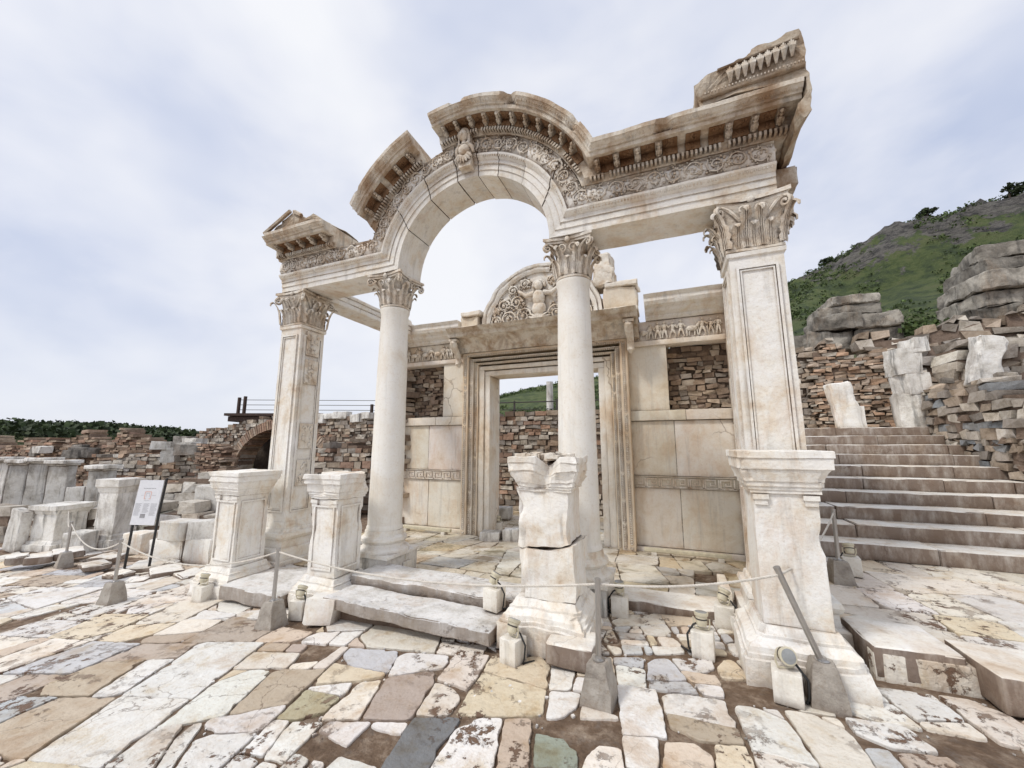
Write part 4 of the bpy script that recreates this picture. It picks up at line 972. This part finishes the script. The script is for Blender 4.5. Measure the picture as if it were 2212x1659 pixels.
# ================= pedestals ==================
def pedestal(cx,cy,z0,z1,w,label,amp,broken=False,flare=1.0,rz=0):
    e=empty('marble_pedestal',(cx,cy,z0),label,'pedestal'); H=z1-z0; s=w/.31
    mb=MB(); f=flare; mb.sqlathe([(.41*s*f,-.05),(.41*s*f,.095*H),(.385*s*f,.097*H),(.385*s*f,.115*H),(.372*s*f,.118*H),(.365*s*f,.14*H),(.345*s*f,.15*H),(.325*s,.165*H),(.318*s,.168*H),(.318*s,.18*H),(.30*s,.182*H),(.275*s,.215*H)],(cx,cy,z0),k=14,rz=rz,seg=.035)
    for i,v in enumerate(mb.v):
        wv=noise.noise(Vector((v[0]*5+cx,v[1]*5,v[2]*5))); q=min(abs(v[0]-cx),abs(v[1]-cy))/(.41*s)
        if wv>.1 and q>.72: k=1-.22*wv; mb.v[i]=(cx+(v[0]-cx)*k,cy+(v[1]-cy)*k,v[2])
    mb.rough(amp*.9,5)
    mb.build('base',M_marble,e,smooth=20)
    lo,hi=.215*H,.80*H
    def chipv(mb,th,st):
        for i,v in enumerate(mb.v):
            q=min(abs(v[0]-cx),abs(v[1]-cy))/(.27*s); wv=noise.noise(Vector((v[0]*4,v[1]*4,v[2]*4+cx)))
            if q>.7 and wv>th: k=1-st*(wv-th); mb.v[i]=(cx+(v[0]-cx)*k,cy+(v[1]-cy)*k,v[2])
    if broken:
        mb=MB(); mb.sqlathe([(.27*s,lo+.002),(.275*s,lo+.08),(.285*s,.5*H-.02)],(cx+.01,cy,z0),k=14,rz=rz,seg=.04)
        for i in range(len(mb.v)):
            v=mb.v[i]
            if v[2]>z0+.5*H-.05: mb.v[i]=(v[0],v[1],v[2]+.14*(v[0]-cx)+.03*noise.noise(Vector(v)*8))
        chipv(mb,.0,.6); mb.rough(amp,4); mb.build('lower_shaft',M_marble,e,smooth=25)
        mb=MB(); mb.sqlathe([(.262*s,.5*H),(.255*s,.5*H+.08),(.25*s,hi)],(cx-.015,cy,z0),k=14,rz=rz-.02,seg=.04)
        for i in range(len(mb.v)):
            v=mb.v[i]
            if v[2]<z0+.5*H+.03: mb.v[i]=(v[0],v[1],v[2]+.14*(v[0]-cx)+.03*noise.noise(Vector(v)*8))
        chipv(mb,.0,.6); mb.rough(amp*.8,4); mb.build('upper_shaft',M_marble,e,smooth=25)
    else:
        mb=MB(); mb.sqlathe([(.245*s,lo+.002),(.24*s,hi)],(cx,cy,z0),k=10,rz=rz,seg=.06); chipv(mb,.2,.35)
        hw=.245*s; a,b=-hw+.045,hw-.045
        if flare<=1:
            for (u0,u1,w0,w1) in((a,a+.02,lo+.09,hi-.09),(b-.02,b,lo+.09,hi-.09),(a,b,hi-.09,hi-.07),(a,b,lo+.07,lo+.09)):
                mb.bx(cx+u0,cx+u1,cy-hw-.012,cy-hw+.01,z0+w0,z0+w1)
                mb.bx(cx+hw-.01,cx+hw+.012,cy+u0,cy+u1,z0+w0,z0+w1)
        for sgn in(-1,1):
            mb.bx(cx+sgn*(hw-.05)-.05,cx+sgn*(hw-.05)+.05,cy-hw-.024,cy-hw+.01,z0+hi-.045,z0+hi-.01); mb.bx(cx+sgn*(hw-.05)-.04,cx+sgn*(hw-.05)+.04,cy-hw-.014,cy-hw+.01,z0+hi-.085,z0+hi-.045)
        mb.rough(amp*.6,4); mb.build('shaft',M_marble,e,smooth=25)
    mb=MB(); mb.sqlathe([(.25*s,hi),(.262*s,hi+.003),(.262*s,hi+.025),(.272*s,hi+.028),(.275*s,hi+.05),(.287*s,hi+.053),(.290*s,hi+.085),(.302*s,hi+.088),(.305*s,hi+.11),(.325*s,hi+.15),(.327*s,hi+.175),(.343*s,hi+.178),(.345*s,H-.055),(.357*s,H-.052),(.357*s,H-.005),(.352*s,H)],(cx,cy,z0),k=18,rz=rz,seg=.03)
    for i in range(len(mb.v)):
        v=mb.v[i]; wv=noise.noise(Vector((v[0]*3.6+cx*7,v[1]*3.6,v[2]*2.4)))
        edge=max(abs(v[0]-cx),abs(v[1]-cy))/(.35*s); q=min(abs(v[0]-cx),abs(v[1]-cy))/(.35*s)
        th,st=(.02,.75) if broken else (.12,.7)
        if (broken or amp>.011) and wv>th and edge>.78:
            k=1-st*(wv-th); mb.v[i]=(cx+(v[0]-cx)*k,cy+(v[1]-cy)*k,v[2]-(.16 if broken else .05)*(wv-th))
        elif q>.75 and noise.noise(Vector(v)*7)>.1:
            k=.95; mb.v[i]=(cx+(v[0]-cx)*k,cy+(v[1]-cy)*k,v[2])
    mb.rough(amp*.8,7); mb.build('cap_moulding',M_marble,e,smooth=20)
    if broken:
        mb=MB()
        for k in range(30): mb.rock((cx+U(-.26,.26),cy+U(-.26,.22),z1-.005),(U(.04,.13),U(.05,.12),U(.03,.08)),npt=8,cuts=1,amp=.008)
        mb.rough(.01,9); mb.build('broken_top',M_carved,e,smooth=20)
pedestal(-5.46,3.72,-.26,1.25,.27,'leftmost of the four white marble pedestals, with a panelled shaft',.010)
pedestal(-3.74,3.70,-.17,1.27,.25,'second marble pedestal from the left, chipped cap, beside the steps',.016)
pedestal(-1.07,3.62,-.02,1.50,.29,'cracked marble pedestal with broken top in front of the right column',.024,True)
pedestal(.755,3.70,.0,1.56,.262,'rightmost tall marble pedestal in front of the right pier, beside a leaning post',.008,flare=1.06)
mb=MB(); mb.rbox((-.80,3.24,.04),(.36,.3,.16),r=.015,cell=.06,amp=.01); tag(mb.build('base_block',M_step,smooth=30),'low squared block at the foot of the cracked pedestal','block')
for (x,y,z,w,d,h,rz,l) in((-2.42,3.40,.02,1.9,.42,.11,-.02,'long worn grey-white step between the middle pedestals, nearest the street'),(-2.45,3.92,.085,2.05,.5,.11,-.015,'upper worn grey-white step just in front of the porch floor')):
    mb=MB()
    mb.rbox((x,y,z),(w,d,h),r=.010,cell=.04,amp=.018,sc=2.8,rz=rz,chip=1.5); mb.rbox((x,y+.1,z-h/2-.07),(w-.06,d-.1,.15),r=.02,cell=.15,amp=.02,c=(.5,.42,.36)); tag(mb.build('marble_step',M_blue,smooth=30),l,'step')
mb=MB(); mb.rbox((-4.6,3.75,-.13),(1.0,.9,.16),r=.015,cell=.06,amp=.02,chip=1.2); tag(mb.build('marble_slab',M_blue,smooth=30),'grey slab lying between the two left pedestals','slab')
mb=MB(); mb.rock((-3.40,3.30,-.05),(.36,.36,.26),.3); tag(mb.build('marble_block',M_marble,smooth=25),'rough pale block at the left end of the lower step','block')
mb=MB(); mb.rbox((-.05,4.55,.0),(1.3,.4,.12),r=.015,cell=.08,amp=.012); tag(mb.build('threshold_slab',M_step,smooth=30),'low threshold slab between the right column and right pier','slab')
mb=MB(); mb.rbox((.42,4.75,.1),(.08,.6,.22),r=.01,cell=.1,amp=.004); tag(mb.build('upright_slab',M_wall,smooth=30),'thin upright slab beside the right pier base','slab')
for (px,py,w,h,l) in((1060,1172,45,22,'loose white stone at the left foot of the doorway'),(1105,1172,36,28,'grey stone on the doorway threshold'),(1085,1120,40,24,'rough stone inside the doorway on the wet floor')):
    block(px,py,w,h,-.15,l,dep=.8,name='loose_stone',cat='stone')
for (xa,xb,l) in((-5.3,-4.1,'low linear floor light at the wall foot left of the doorway'),(-.5,.75,'low linear floor light at the wall foot right of the doorway')):
    e=empty('floor_light_bar',((xa+xb)/2,6.95,-.13),l,'lamp')
    mb=MB(); mb.rbox(((xa+xb)/2,6.95,-.06),(xb-xa,.07,.06),r=.01,cell=.3,amp=0); mb.build('housing',M_beige,e)
    for x in(xa+.15,xb-.15): mb=MB(); mb.bx(x-.04,x+.04,6.88,7.02,-.16,-.09); mb.build('foot',M_lampbase,e)
mb=MB()
for _ in range(1800):
    x,y=U(-7,2.6),U(1.0,4.3)
    if noise.noise(Vector((x*1.5,y*1.5,8)))<-.1: continue
    w=U(.008,.03); mb.rock((x,y,gz(x)-.010),(w,w*U(.6,1),w*.6),U(0,3),npt=3,cuts=0,amp=0,c=(U(.6,1),)*3)
tag(mb.build('street_grit',M_pave),'small stone chips and grit in the joints of the street paving','grit',kind='stuff')
# ================= spotlights ==================
def spot(px,py,label,z=None,k=1.0,yaw=0.0,tilt=40,group=None):
    zz=-.05
    for _ in range(4):
        p=atz(px,py,zz); zz=gz(p[0]) if z is None else z
    x,y=p[0],p[1]+.08; e=empty('spotlight',(x,y,zz),label,'spotlight',group); s=k; rz=U(-.3,.3)
    mb=MB(); mb.rbox((x,y,zz+.085*s),(.16*s,.15*s,.19*s),r=.006,cell=.04,rz=rz,amp=.003,chip=1); mb.build('stone_block',M_lampbase,e,smooth=35)
    zt=zz+.18*s
    D=Matrix.Rotation(yaw,3,'Z')@Matrix.Rotation(rad(-tilt),3,'X')
    hz=zt+.080*s
    mb=MB(); mb.lathe([(.012,-.055*s),(.034*s,-.05*s),(.041*s,-.03*s),(.043*s,.02*s),(.051*s,.025*s),(.053*s,.045*s),(.045*s,.047*s)],(x,y,hz),18,M=D); h=mb.build('lamp_head',M_beige,e,smooth=35)
    mb=MB(); mb.lathe([(.043*s,.042*s),(.043*s,.050*s),(.02*s,.053*s)],(x,y,hz),16,M=D); mb.build('lens',M_glass,h,smooth=50)
    mb=MB(); mb.lathe([(.0435*s,-.006*s),(.0455*s,-.003*s),(.0455*s,.001*s),(.0435*s,.004*s)],(x,y,hz),16,M=D); mb.build('clamp_ring',M_dkmetal,h,smooth=50)
    mb=MB(); r=.058*s; R2=Matrix.Rotation(yaw,3,'Z')
    pts=[R2@Vector((r*a,0,b*s)) for a,b in((1,.005),(1,-.04),(.8,-.072),(0,-.076),(-.8,-.072),(-1,-.04),(-1,.005))]
    mb.tube([(x+q.x,y+q.y,hz+q.z) for q in pts],.006*s,5); mb.build('bracket',M_beige,e,smooth=50)
    mb=MB(); sd=random.choice((-1,1)); mb.tube([(x,y+.03,hz-.03*s),(x+sd*.06,y+.0,hz-.05*s),(x+sd*.11,y-.02,zt-.04*s),(x+sd*.105,y-.03,zz+.05),(x+sd*.09,y-.02,zz+.01),(x+sd*.16,y+.05,zz+.01)],.008,6); mb.build('cable',M_black,e,smooth=60)
for a in [(420,1303,'cream spotlight on a white block, left of the leftmost pedestal'),(543,1258,'cream spotlight on a block at the right foot of the leftmost pedestal'),(632,1340,'cream spotlight beside the rope post between the left pedestals'),(775,1262,'cream spotlight on a block at the right foot of the second pedestal'),(862,1245,'cream spotlight at the foot of the left column',-.08),(1060,1320,'cream spotlight peeking out left of the cracked pedestal',.1),(1100,1440,'cream spotlight on a white block in front of the cracked pedestal'),(1338,1335,'cream spotlight on a block right of the cracked pedestal'),(1522,1425,'cream spotlight on a block left of the rightmost pedestal, nearer the street'),(1570,1360,'cream spotlight left of the rightmost pedestal, farther back'),(1848,1245,'cream spotlight on a block at the foot of the staircase',.24),(1073,1150,'small cream spotlight inside the doorway',-.15)]:
    spot(a[0],a[1],a[2],a[3] if len(a)>3 else None,yaw=U(-.8,.8),tilt=U(-5,35))
spot(1712,1528,'round cream spotlight facing the street in front of the rightmost pedestal',k=1.0,yaw=.3,tilt=-75)
# ================= rope posts ==================
def post(px,py,label,z=None,top=None):
    zz=-.1
    for _ in range(4):
        p=atz(px,py,zz); zz=gz(p[0]) if z is None else z
    x,y=p[0],p[1]+.10
    e=empty('rope_post',(x,y,zz),label,'rope post')
    mb=MB(); mb.sqlathe([(.105,-.03),(.100,.03),(.064,.23),(.056,.24)],(x,y,zz),k=6,rz=U(-.2,.2),seg=.04); mb.rough(.010,10); mb.build('concrete_base',M_conc,e,smooth=30)
    b=Vector((x,y,zz+.22)); t=Vector(top) if top else Vector((x+.01,y,zz+.74))
    mb=MB(); mb.tube([b,b.lerp(t,.5),t],.019,14); mb.build('post',M_steel,e,smooth=40)
    mb=MB(); mb.tube([t-(t-b).normalized()*.012,t+(t-b).normalized()*.006],.021,14); mb.build('cap',M_steel,e,smooth=40)
    mb=MB(); mb.lathe([(.040,0),(.040,.012),(.024,.018),(.022,.03)],(b.x,b.y,b.z+.015),16); mb.build('collar',M_steel,e,smooth=40)
    return t
t1=post(120,1228,'leaning rope post farthest left, near the marble pedestals',top=None)
t2=post(218,1308,'steel rope post on a concrete foot in front of the information board')
t3=post(565,1362,'steel rope post between the two left pedestals')
t4=post(1290,1532,'upright steel rope post in the foreground, right of the cracked pedestal')
t5=post(1800,1540,'leaning steel rope post in front of the rightmost pedestal',top=(.60,3.18,.80))
t6=post(1826,1270,'steel rope post half hidden behind the rightmost pedestal',z=.19)
def rope(a,b,sag,label):
    mb=MB(); L=(b-a).length; n=int(L/.012); 
    for ph in(0,2*PI/3,4*PI/3):
        pts=[]
        for i in range(n+1):
            t=i/n; p=a.lerp(b,t); p.z-=sag*4*t*(1-t); w=ph+t*L/.06*2*PI
            d=(b-a).normalized(); s=Vector((-d.y,d.x,0)); pts.append(p+s*math.cos(w)*.0045+Vector((0,0,math.sin(w)*.0045)))
        mb.tube(pts,.0048,5)
    tag(mb.build('barrier_rope',M_rope,smooth=60),label,'rope')
dn=Vector((0,0,-.03))
rope(Vector((-11.6,4.3,.25)),t1+dn,.15,'rope at the far left running to the leftmost post')
rope(t1+dn,t2+dn,.22,'rope sagging in front of the marble pedestals at left')
rope(t2+dn,t3+dn,.20,'rope passing below the information board and leftmost pedestal')
rope(t3+dn,t4+dn,.12,'long white rope crossing in front of the worn steps')
rope(t4+dn,t5+dn*1.5,.04,'white rope between the foreground post and the leaning post')
rope(t5+dn*1.5,t6+dn,.10,'white rope going behind the rightmost pedestal to the hidden post')
# ================= sign ==================
p=atz(290,1232,-.36); sx_,sy_=p[0],p[1]; e=empty('information_board',(sx_,sy_,-.37),'white information board with plan drawing on two black posts','sign')
rz=.30
def sp_(u,w,z): return (sx_+u*math.cos(rz)-w*math.sin(rz),sy_+u*math.sin(rz)+w*math.cos(rz),z)
for u in(-.18,.24):
    mb=MB(); mb.tube([sp_(u,0,-.42),sp_(u+.03,.02,.5),sp_(u+.06,.05,1.06 if u>0 else .3)],.018,6); mb.build('post',M_black,e)
def q(u,z,w): return sp_(u+.05*z,w+.06*z,z)
def panel(name,u0,u1,z0,z1,off,mat,par):
    mb=MB(); mb.hexa([q(u0,z0,-off-.012),q(u1,z0,-off-.012),q(u1,z0,-off),q(u0,z0,-off),q(u0,z1,-off-.012),q(u1,z1,-off-.012),q(u1,z1,-off),q(u0,z1,-off)]); return mb.build(name,mat,par)
pb=panel('board',-.20,.225,.33,1.03,.02,M_white,e)
def lines(name,L,mat,par,w=.005):
    mb=MB()
    for (u0,z0,u1,z1) in L:
        d=Vector((u1-u0,z1-z0)); d.normalize(); nx,nz_=-d.y*w/2,d.x*w/2
        mb.add([q(u0-nx,z0-nz_,-.035),q(u1-nx,z1-nz_,-.035),q(u1+nx,z1+nz_,-.035),q(u0+nx,z0+nz_,-.035)],[(0,1,2,3)])
    return mb.build(name,mat,par)
lines('plan_drawing',[(-.055,.845,.055,.845),(-.055,.845,-.055,.735),(.055,.845,.055,.735),(-.055,.735,-.025,.735),(.025,.735,.055,.735)],M_red,pb,.006)
lines('plan_outline',[(-.12,.79,-.07,.79),(.07,.79,.14,.79),(-.03,.82,.03,.82),(-.03,.82,-.03,.76),(.03,.82,.03,.76),(-.05,.71,.05,.71)],M_ink,pb,.003)
lines('heading_text',[(-.10+.028*i,.90,-.082+.028*i,.90) for i in range(8)],M_ink,pb,.009)
panel('photo_print',-.055,.03,.44,.50,.024,M_ink,pb)
L=[]
for i in range(13):
    for c0 in(-.18,-.04,.09):
        z=.66-.015*i
        if c0==-.04 and .43<z<.52: continue
        L.append((c0,z,c0+U(.08,.115),z))
lines('small_print',L,M_ink,pb,.0035)
# ================= hills ==================
EL=[(-100,1.0),(-56,1.5),(-46,1.6),(-38,1.1),(-30,.6),(-15,3),(0,7.5),(8,9.3),(14,10),(24,14),(32,17.5),(37,19.2),(41,19.9),(43.5,20.7),(46.7,22.2),(50.7,22.0),(55,21.7),(70,20),(110,10)]
def elev(a):
    for (a0,e0),(a1,e1) in zip(EL,EL[1:]):
        if a0<=a<=a1: return e0+(e1-e0)*(a-a0)/(a1-a0)
    return 1
def hh(al,rho):
    s=(rho-22)/150.0; b=rad(al-22); x,y=rho*math.sin(b),rho*math.cos(b)
    top=math.tan(rad(elev(al)))*172+2.2
    w=max(0,min(1,(al-38)/7))
    p=max(0,s)**1.3 if s<1 else 1-.35*(s-1)
    if s<1: 
        j=max(0,min(1,(s-.80)/.10)); p=p*(1-.13*w)*(1-j)+j*(p+(1-p)*.5*w) if w>0 else p
    rg=noise.fractal(Vector((x*.02,y*.02,1)),.9,2,6)
    z=-1.0+top*p+min(1,max(0,s*1.5))*min(1,top/30)*rg*3.5
    if al>28 and s>.72:
        w2=min(1,(al-28)/8)*min(1,(s-.72)*6)
        z+=w2*2.8*noise.noise(Vector((x*.10,y*.10,z*.1)))+w2*2.6*abs(noise.noise(Vector((x*.30,y*.30,z*.1))))+w2*1.0*noise.noise(Vector((x*.7,y*.7,2)))
    return x,y,z
mb=MB(); AL=[-100+2*i for i in range(30)]+[-40+.4*i for i in range(338)]; RH=[20+1.6*i for i in range(116)]+[215,260,330]
vs=[]
for r_ in RH:
    for a_ in AL: vs.append(hh(a_,r_))
nA=len(AL)
for j in range(len(RH)-1):
    for i in range(nA-1):
        s=(RH[j]-22)/150; m=0
        if AL[i]>32: m=min(1,max(0,(s-.76)*6))*min(1,max(0,(AL[i]-36)/8+.2))
        mb.f.append((j*nA+i,(j+1)*nA+i,(j+1)*nA+i+1,j*nA+i+1)); mb.c.append((m,m,m))
mb.v=vs
tag(mb.build('hill',M_hill,smooth=35),kind='structure')
def clump(mb,x,y,z,r,nq,q,sq=.8,c=None):
    for _ in range(nq):
        u=noise.random_unit_vector(); rr=r*(R()**.35); px,py,pz=x+u.x*rr,y+u.y*rr,z+abs(u.z)*rr*sq+.0
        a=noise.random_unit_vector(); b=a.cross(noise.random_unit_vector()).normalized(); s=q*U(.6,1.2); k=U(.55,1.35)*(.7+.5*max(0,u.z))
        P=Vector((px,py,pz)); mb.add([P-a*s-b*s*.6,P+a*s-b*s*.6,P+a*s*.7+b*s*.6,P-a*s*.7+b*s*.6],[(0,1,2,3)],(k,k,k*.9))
random.seed(3)
mb=MB()
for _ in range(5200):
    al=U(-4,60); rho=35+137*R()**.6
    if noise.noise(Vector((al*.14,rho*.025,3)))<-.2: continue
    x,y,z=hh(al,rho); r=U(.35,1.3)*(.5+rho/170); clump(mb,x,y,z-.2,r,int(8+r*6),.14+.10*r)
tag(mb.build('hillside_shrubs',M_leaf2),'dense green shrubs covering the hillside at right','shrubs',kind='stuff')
mb=MB()
for _ in range(220):
    al=U(-58,-36.5); x,y,z=hh(al,U(95,150)); r=U(1.8,3.0)*(1 if al<-39 else .6); clump(mb,x,y,z+1.0,r,50,.42,.8)
tag(mb.build('distant_woodland',M_leaf),'dark green wood on the low rise at far left','woodland',kind='stuff')
for (px,l,hgt) in((2010,'dark round tree on the skyline left of the hilltop',4.0),(2200,'dark tree at the top right of the hill skyline',5.5),(1780,'dark tree on the lower left part of the hill skyline',4.0)):
    al=math.degrees(math.atan((px-1106)/840/.93)); x,y,z=hh(al,168); e=empty('hill_tree',(x,y,z),l,'tree')
    mb=MB(); mb.tube([(x,y,z-1),(x+.2,y,z+hgt*.4),(x,y,z+hgt*.7)],[.3,.22,.1],7); mb.tube([(x+.2,y,z+hgt*.4),(x+1,y,z+hgt*.7)],[.14,.05],6); mb.build('trunk',M_bark,e)
    mb=MB()
    for k in range(9): clump(mb,x+U(-2,2),y+U(-2,2),z+hgt*U(.2,.6),U(1,1.7),70,.3)
    mb.build('crown',M_leaf,e)
for (x,y,z,r,l) in((2.2,12.5,3.6,.9,'leafy green bush behind the rubble wall at the head of the stairs'),(5.7,11.9,4.0,.7,'small green bush between the two boulder stacks'),(-3.9,13.6,2.4,.8,'green bush seen through the temple doorway, left of the far column'),(-2.2,13.9,2.5,1.0,'green bush seen through the temple doorway, right of the far column')):
    e=empty('bush',(x,y,z-.3),l,'bush'); mb=MB()
    for k in range(5): mb.tube([(x,y,z-.4),(x+U(-.3,.3),y+U(-.3,.3),z+.4)],[.02,.008],5)
    mb.build('stem',M_bark,e); mb=MB()
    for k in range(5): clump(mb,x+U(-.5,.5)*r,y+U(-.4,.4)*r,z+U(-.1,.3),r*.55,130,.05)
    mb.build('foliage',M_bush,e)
# ================= world & light ==================
w=bpy.data.worlds.new('World'); bpy.context.scene.world=w; w.use_nodes=True; nt=w.node_tree
bg=nt.nodes['Background']; bg.inputs[1].default_value=1.14
sky=nt.nodes.new('ShaderNodeTexSky'); sky.sky_type='NISHITA'; sky.sun_disc=False
sv=Vector((-.50,-.62,1.0)).normalized()
sky.sun_elevation=math.asin(sv.z); sky.sun_rotation=math.atan2(sv.x,sv.y)
tc=nt.nodes.new('ShaderNodeTexCoord').outputs['Generated']
sc=nt.nodes.new('ShaderNodeVectorMath'); sc.operation='SCALE'; sc.inputs[3].default_value=.10; nt.links.new(sky.outputs[0],sc.inputs[0])
mv=mapv(nt,tc,(1.0,1.0,1.5),(.3,.2,.1))
n1=nz(nt,mv,1.7,4,.5,.2)
cl=ramp(nt,n1,[(.34,(.50,.56,.72)),(.46,(.63,.67,.79)),(.56,(.76,.78,.85)),(.68,(.86,.87,.90))])
n2=nz(nt,mapv(nt,tc,(1,1,1.8),(5,2,1)),3.6,5,.55,.3)
cl=mixc(nt,ramp(nt,n2,[(.42,0),(.70,.45)]),cl,(.88,.88,.91))
sep=nt.nodes.new('ShaderNodeSeparateXYZ'); nt.links.new(tc,sep.inputs[0])
cl=mixc(nt,ramp(nt,sep.outputs[2],[(.0,.6),(.30,0)]),cl,(.74,.76,.82))
fin=mixc(nt,.08,cl,sc.outputs[0])
nt.links.new(fin,bg.inputs[0])
sl=bpy.data.lights.new('Sun','SUN'); sl.energy=1.9; sl.angle=rad(10); sl.color=(1,.95,.88)
so=bpy.data.objects.new('Sun',sl); so.rotation_euler=sv.to_track_quat('Z','Y').to_euler(); col.objects.link(so)
cam=bpy.data.cameras.new('Camera'); cam.sensor_width=36; cam.lens=840/2212*36; cam.clip_end=2000; cam.clip_start=.05
co=bpy.data.objects.new('Camera',cam); co.location=(0,0,EYE); co.rotation_euler=(PI/2+PT,0,TH); col.objects.link(co)
sc_=bpy.context.scene; sc_.camera=co
sc_.view_settings.view_transform='Standard'; sc_.view_settings.look='None'; sc_.view_settings.exposure=0
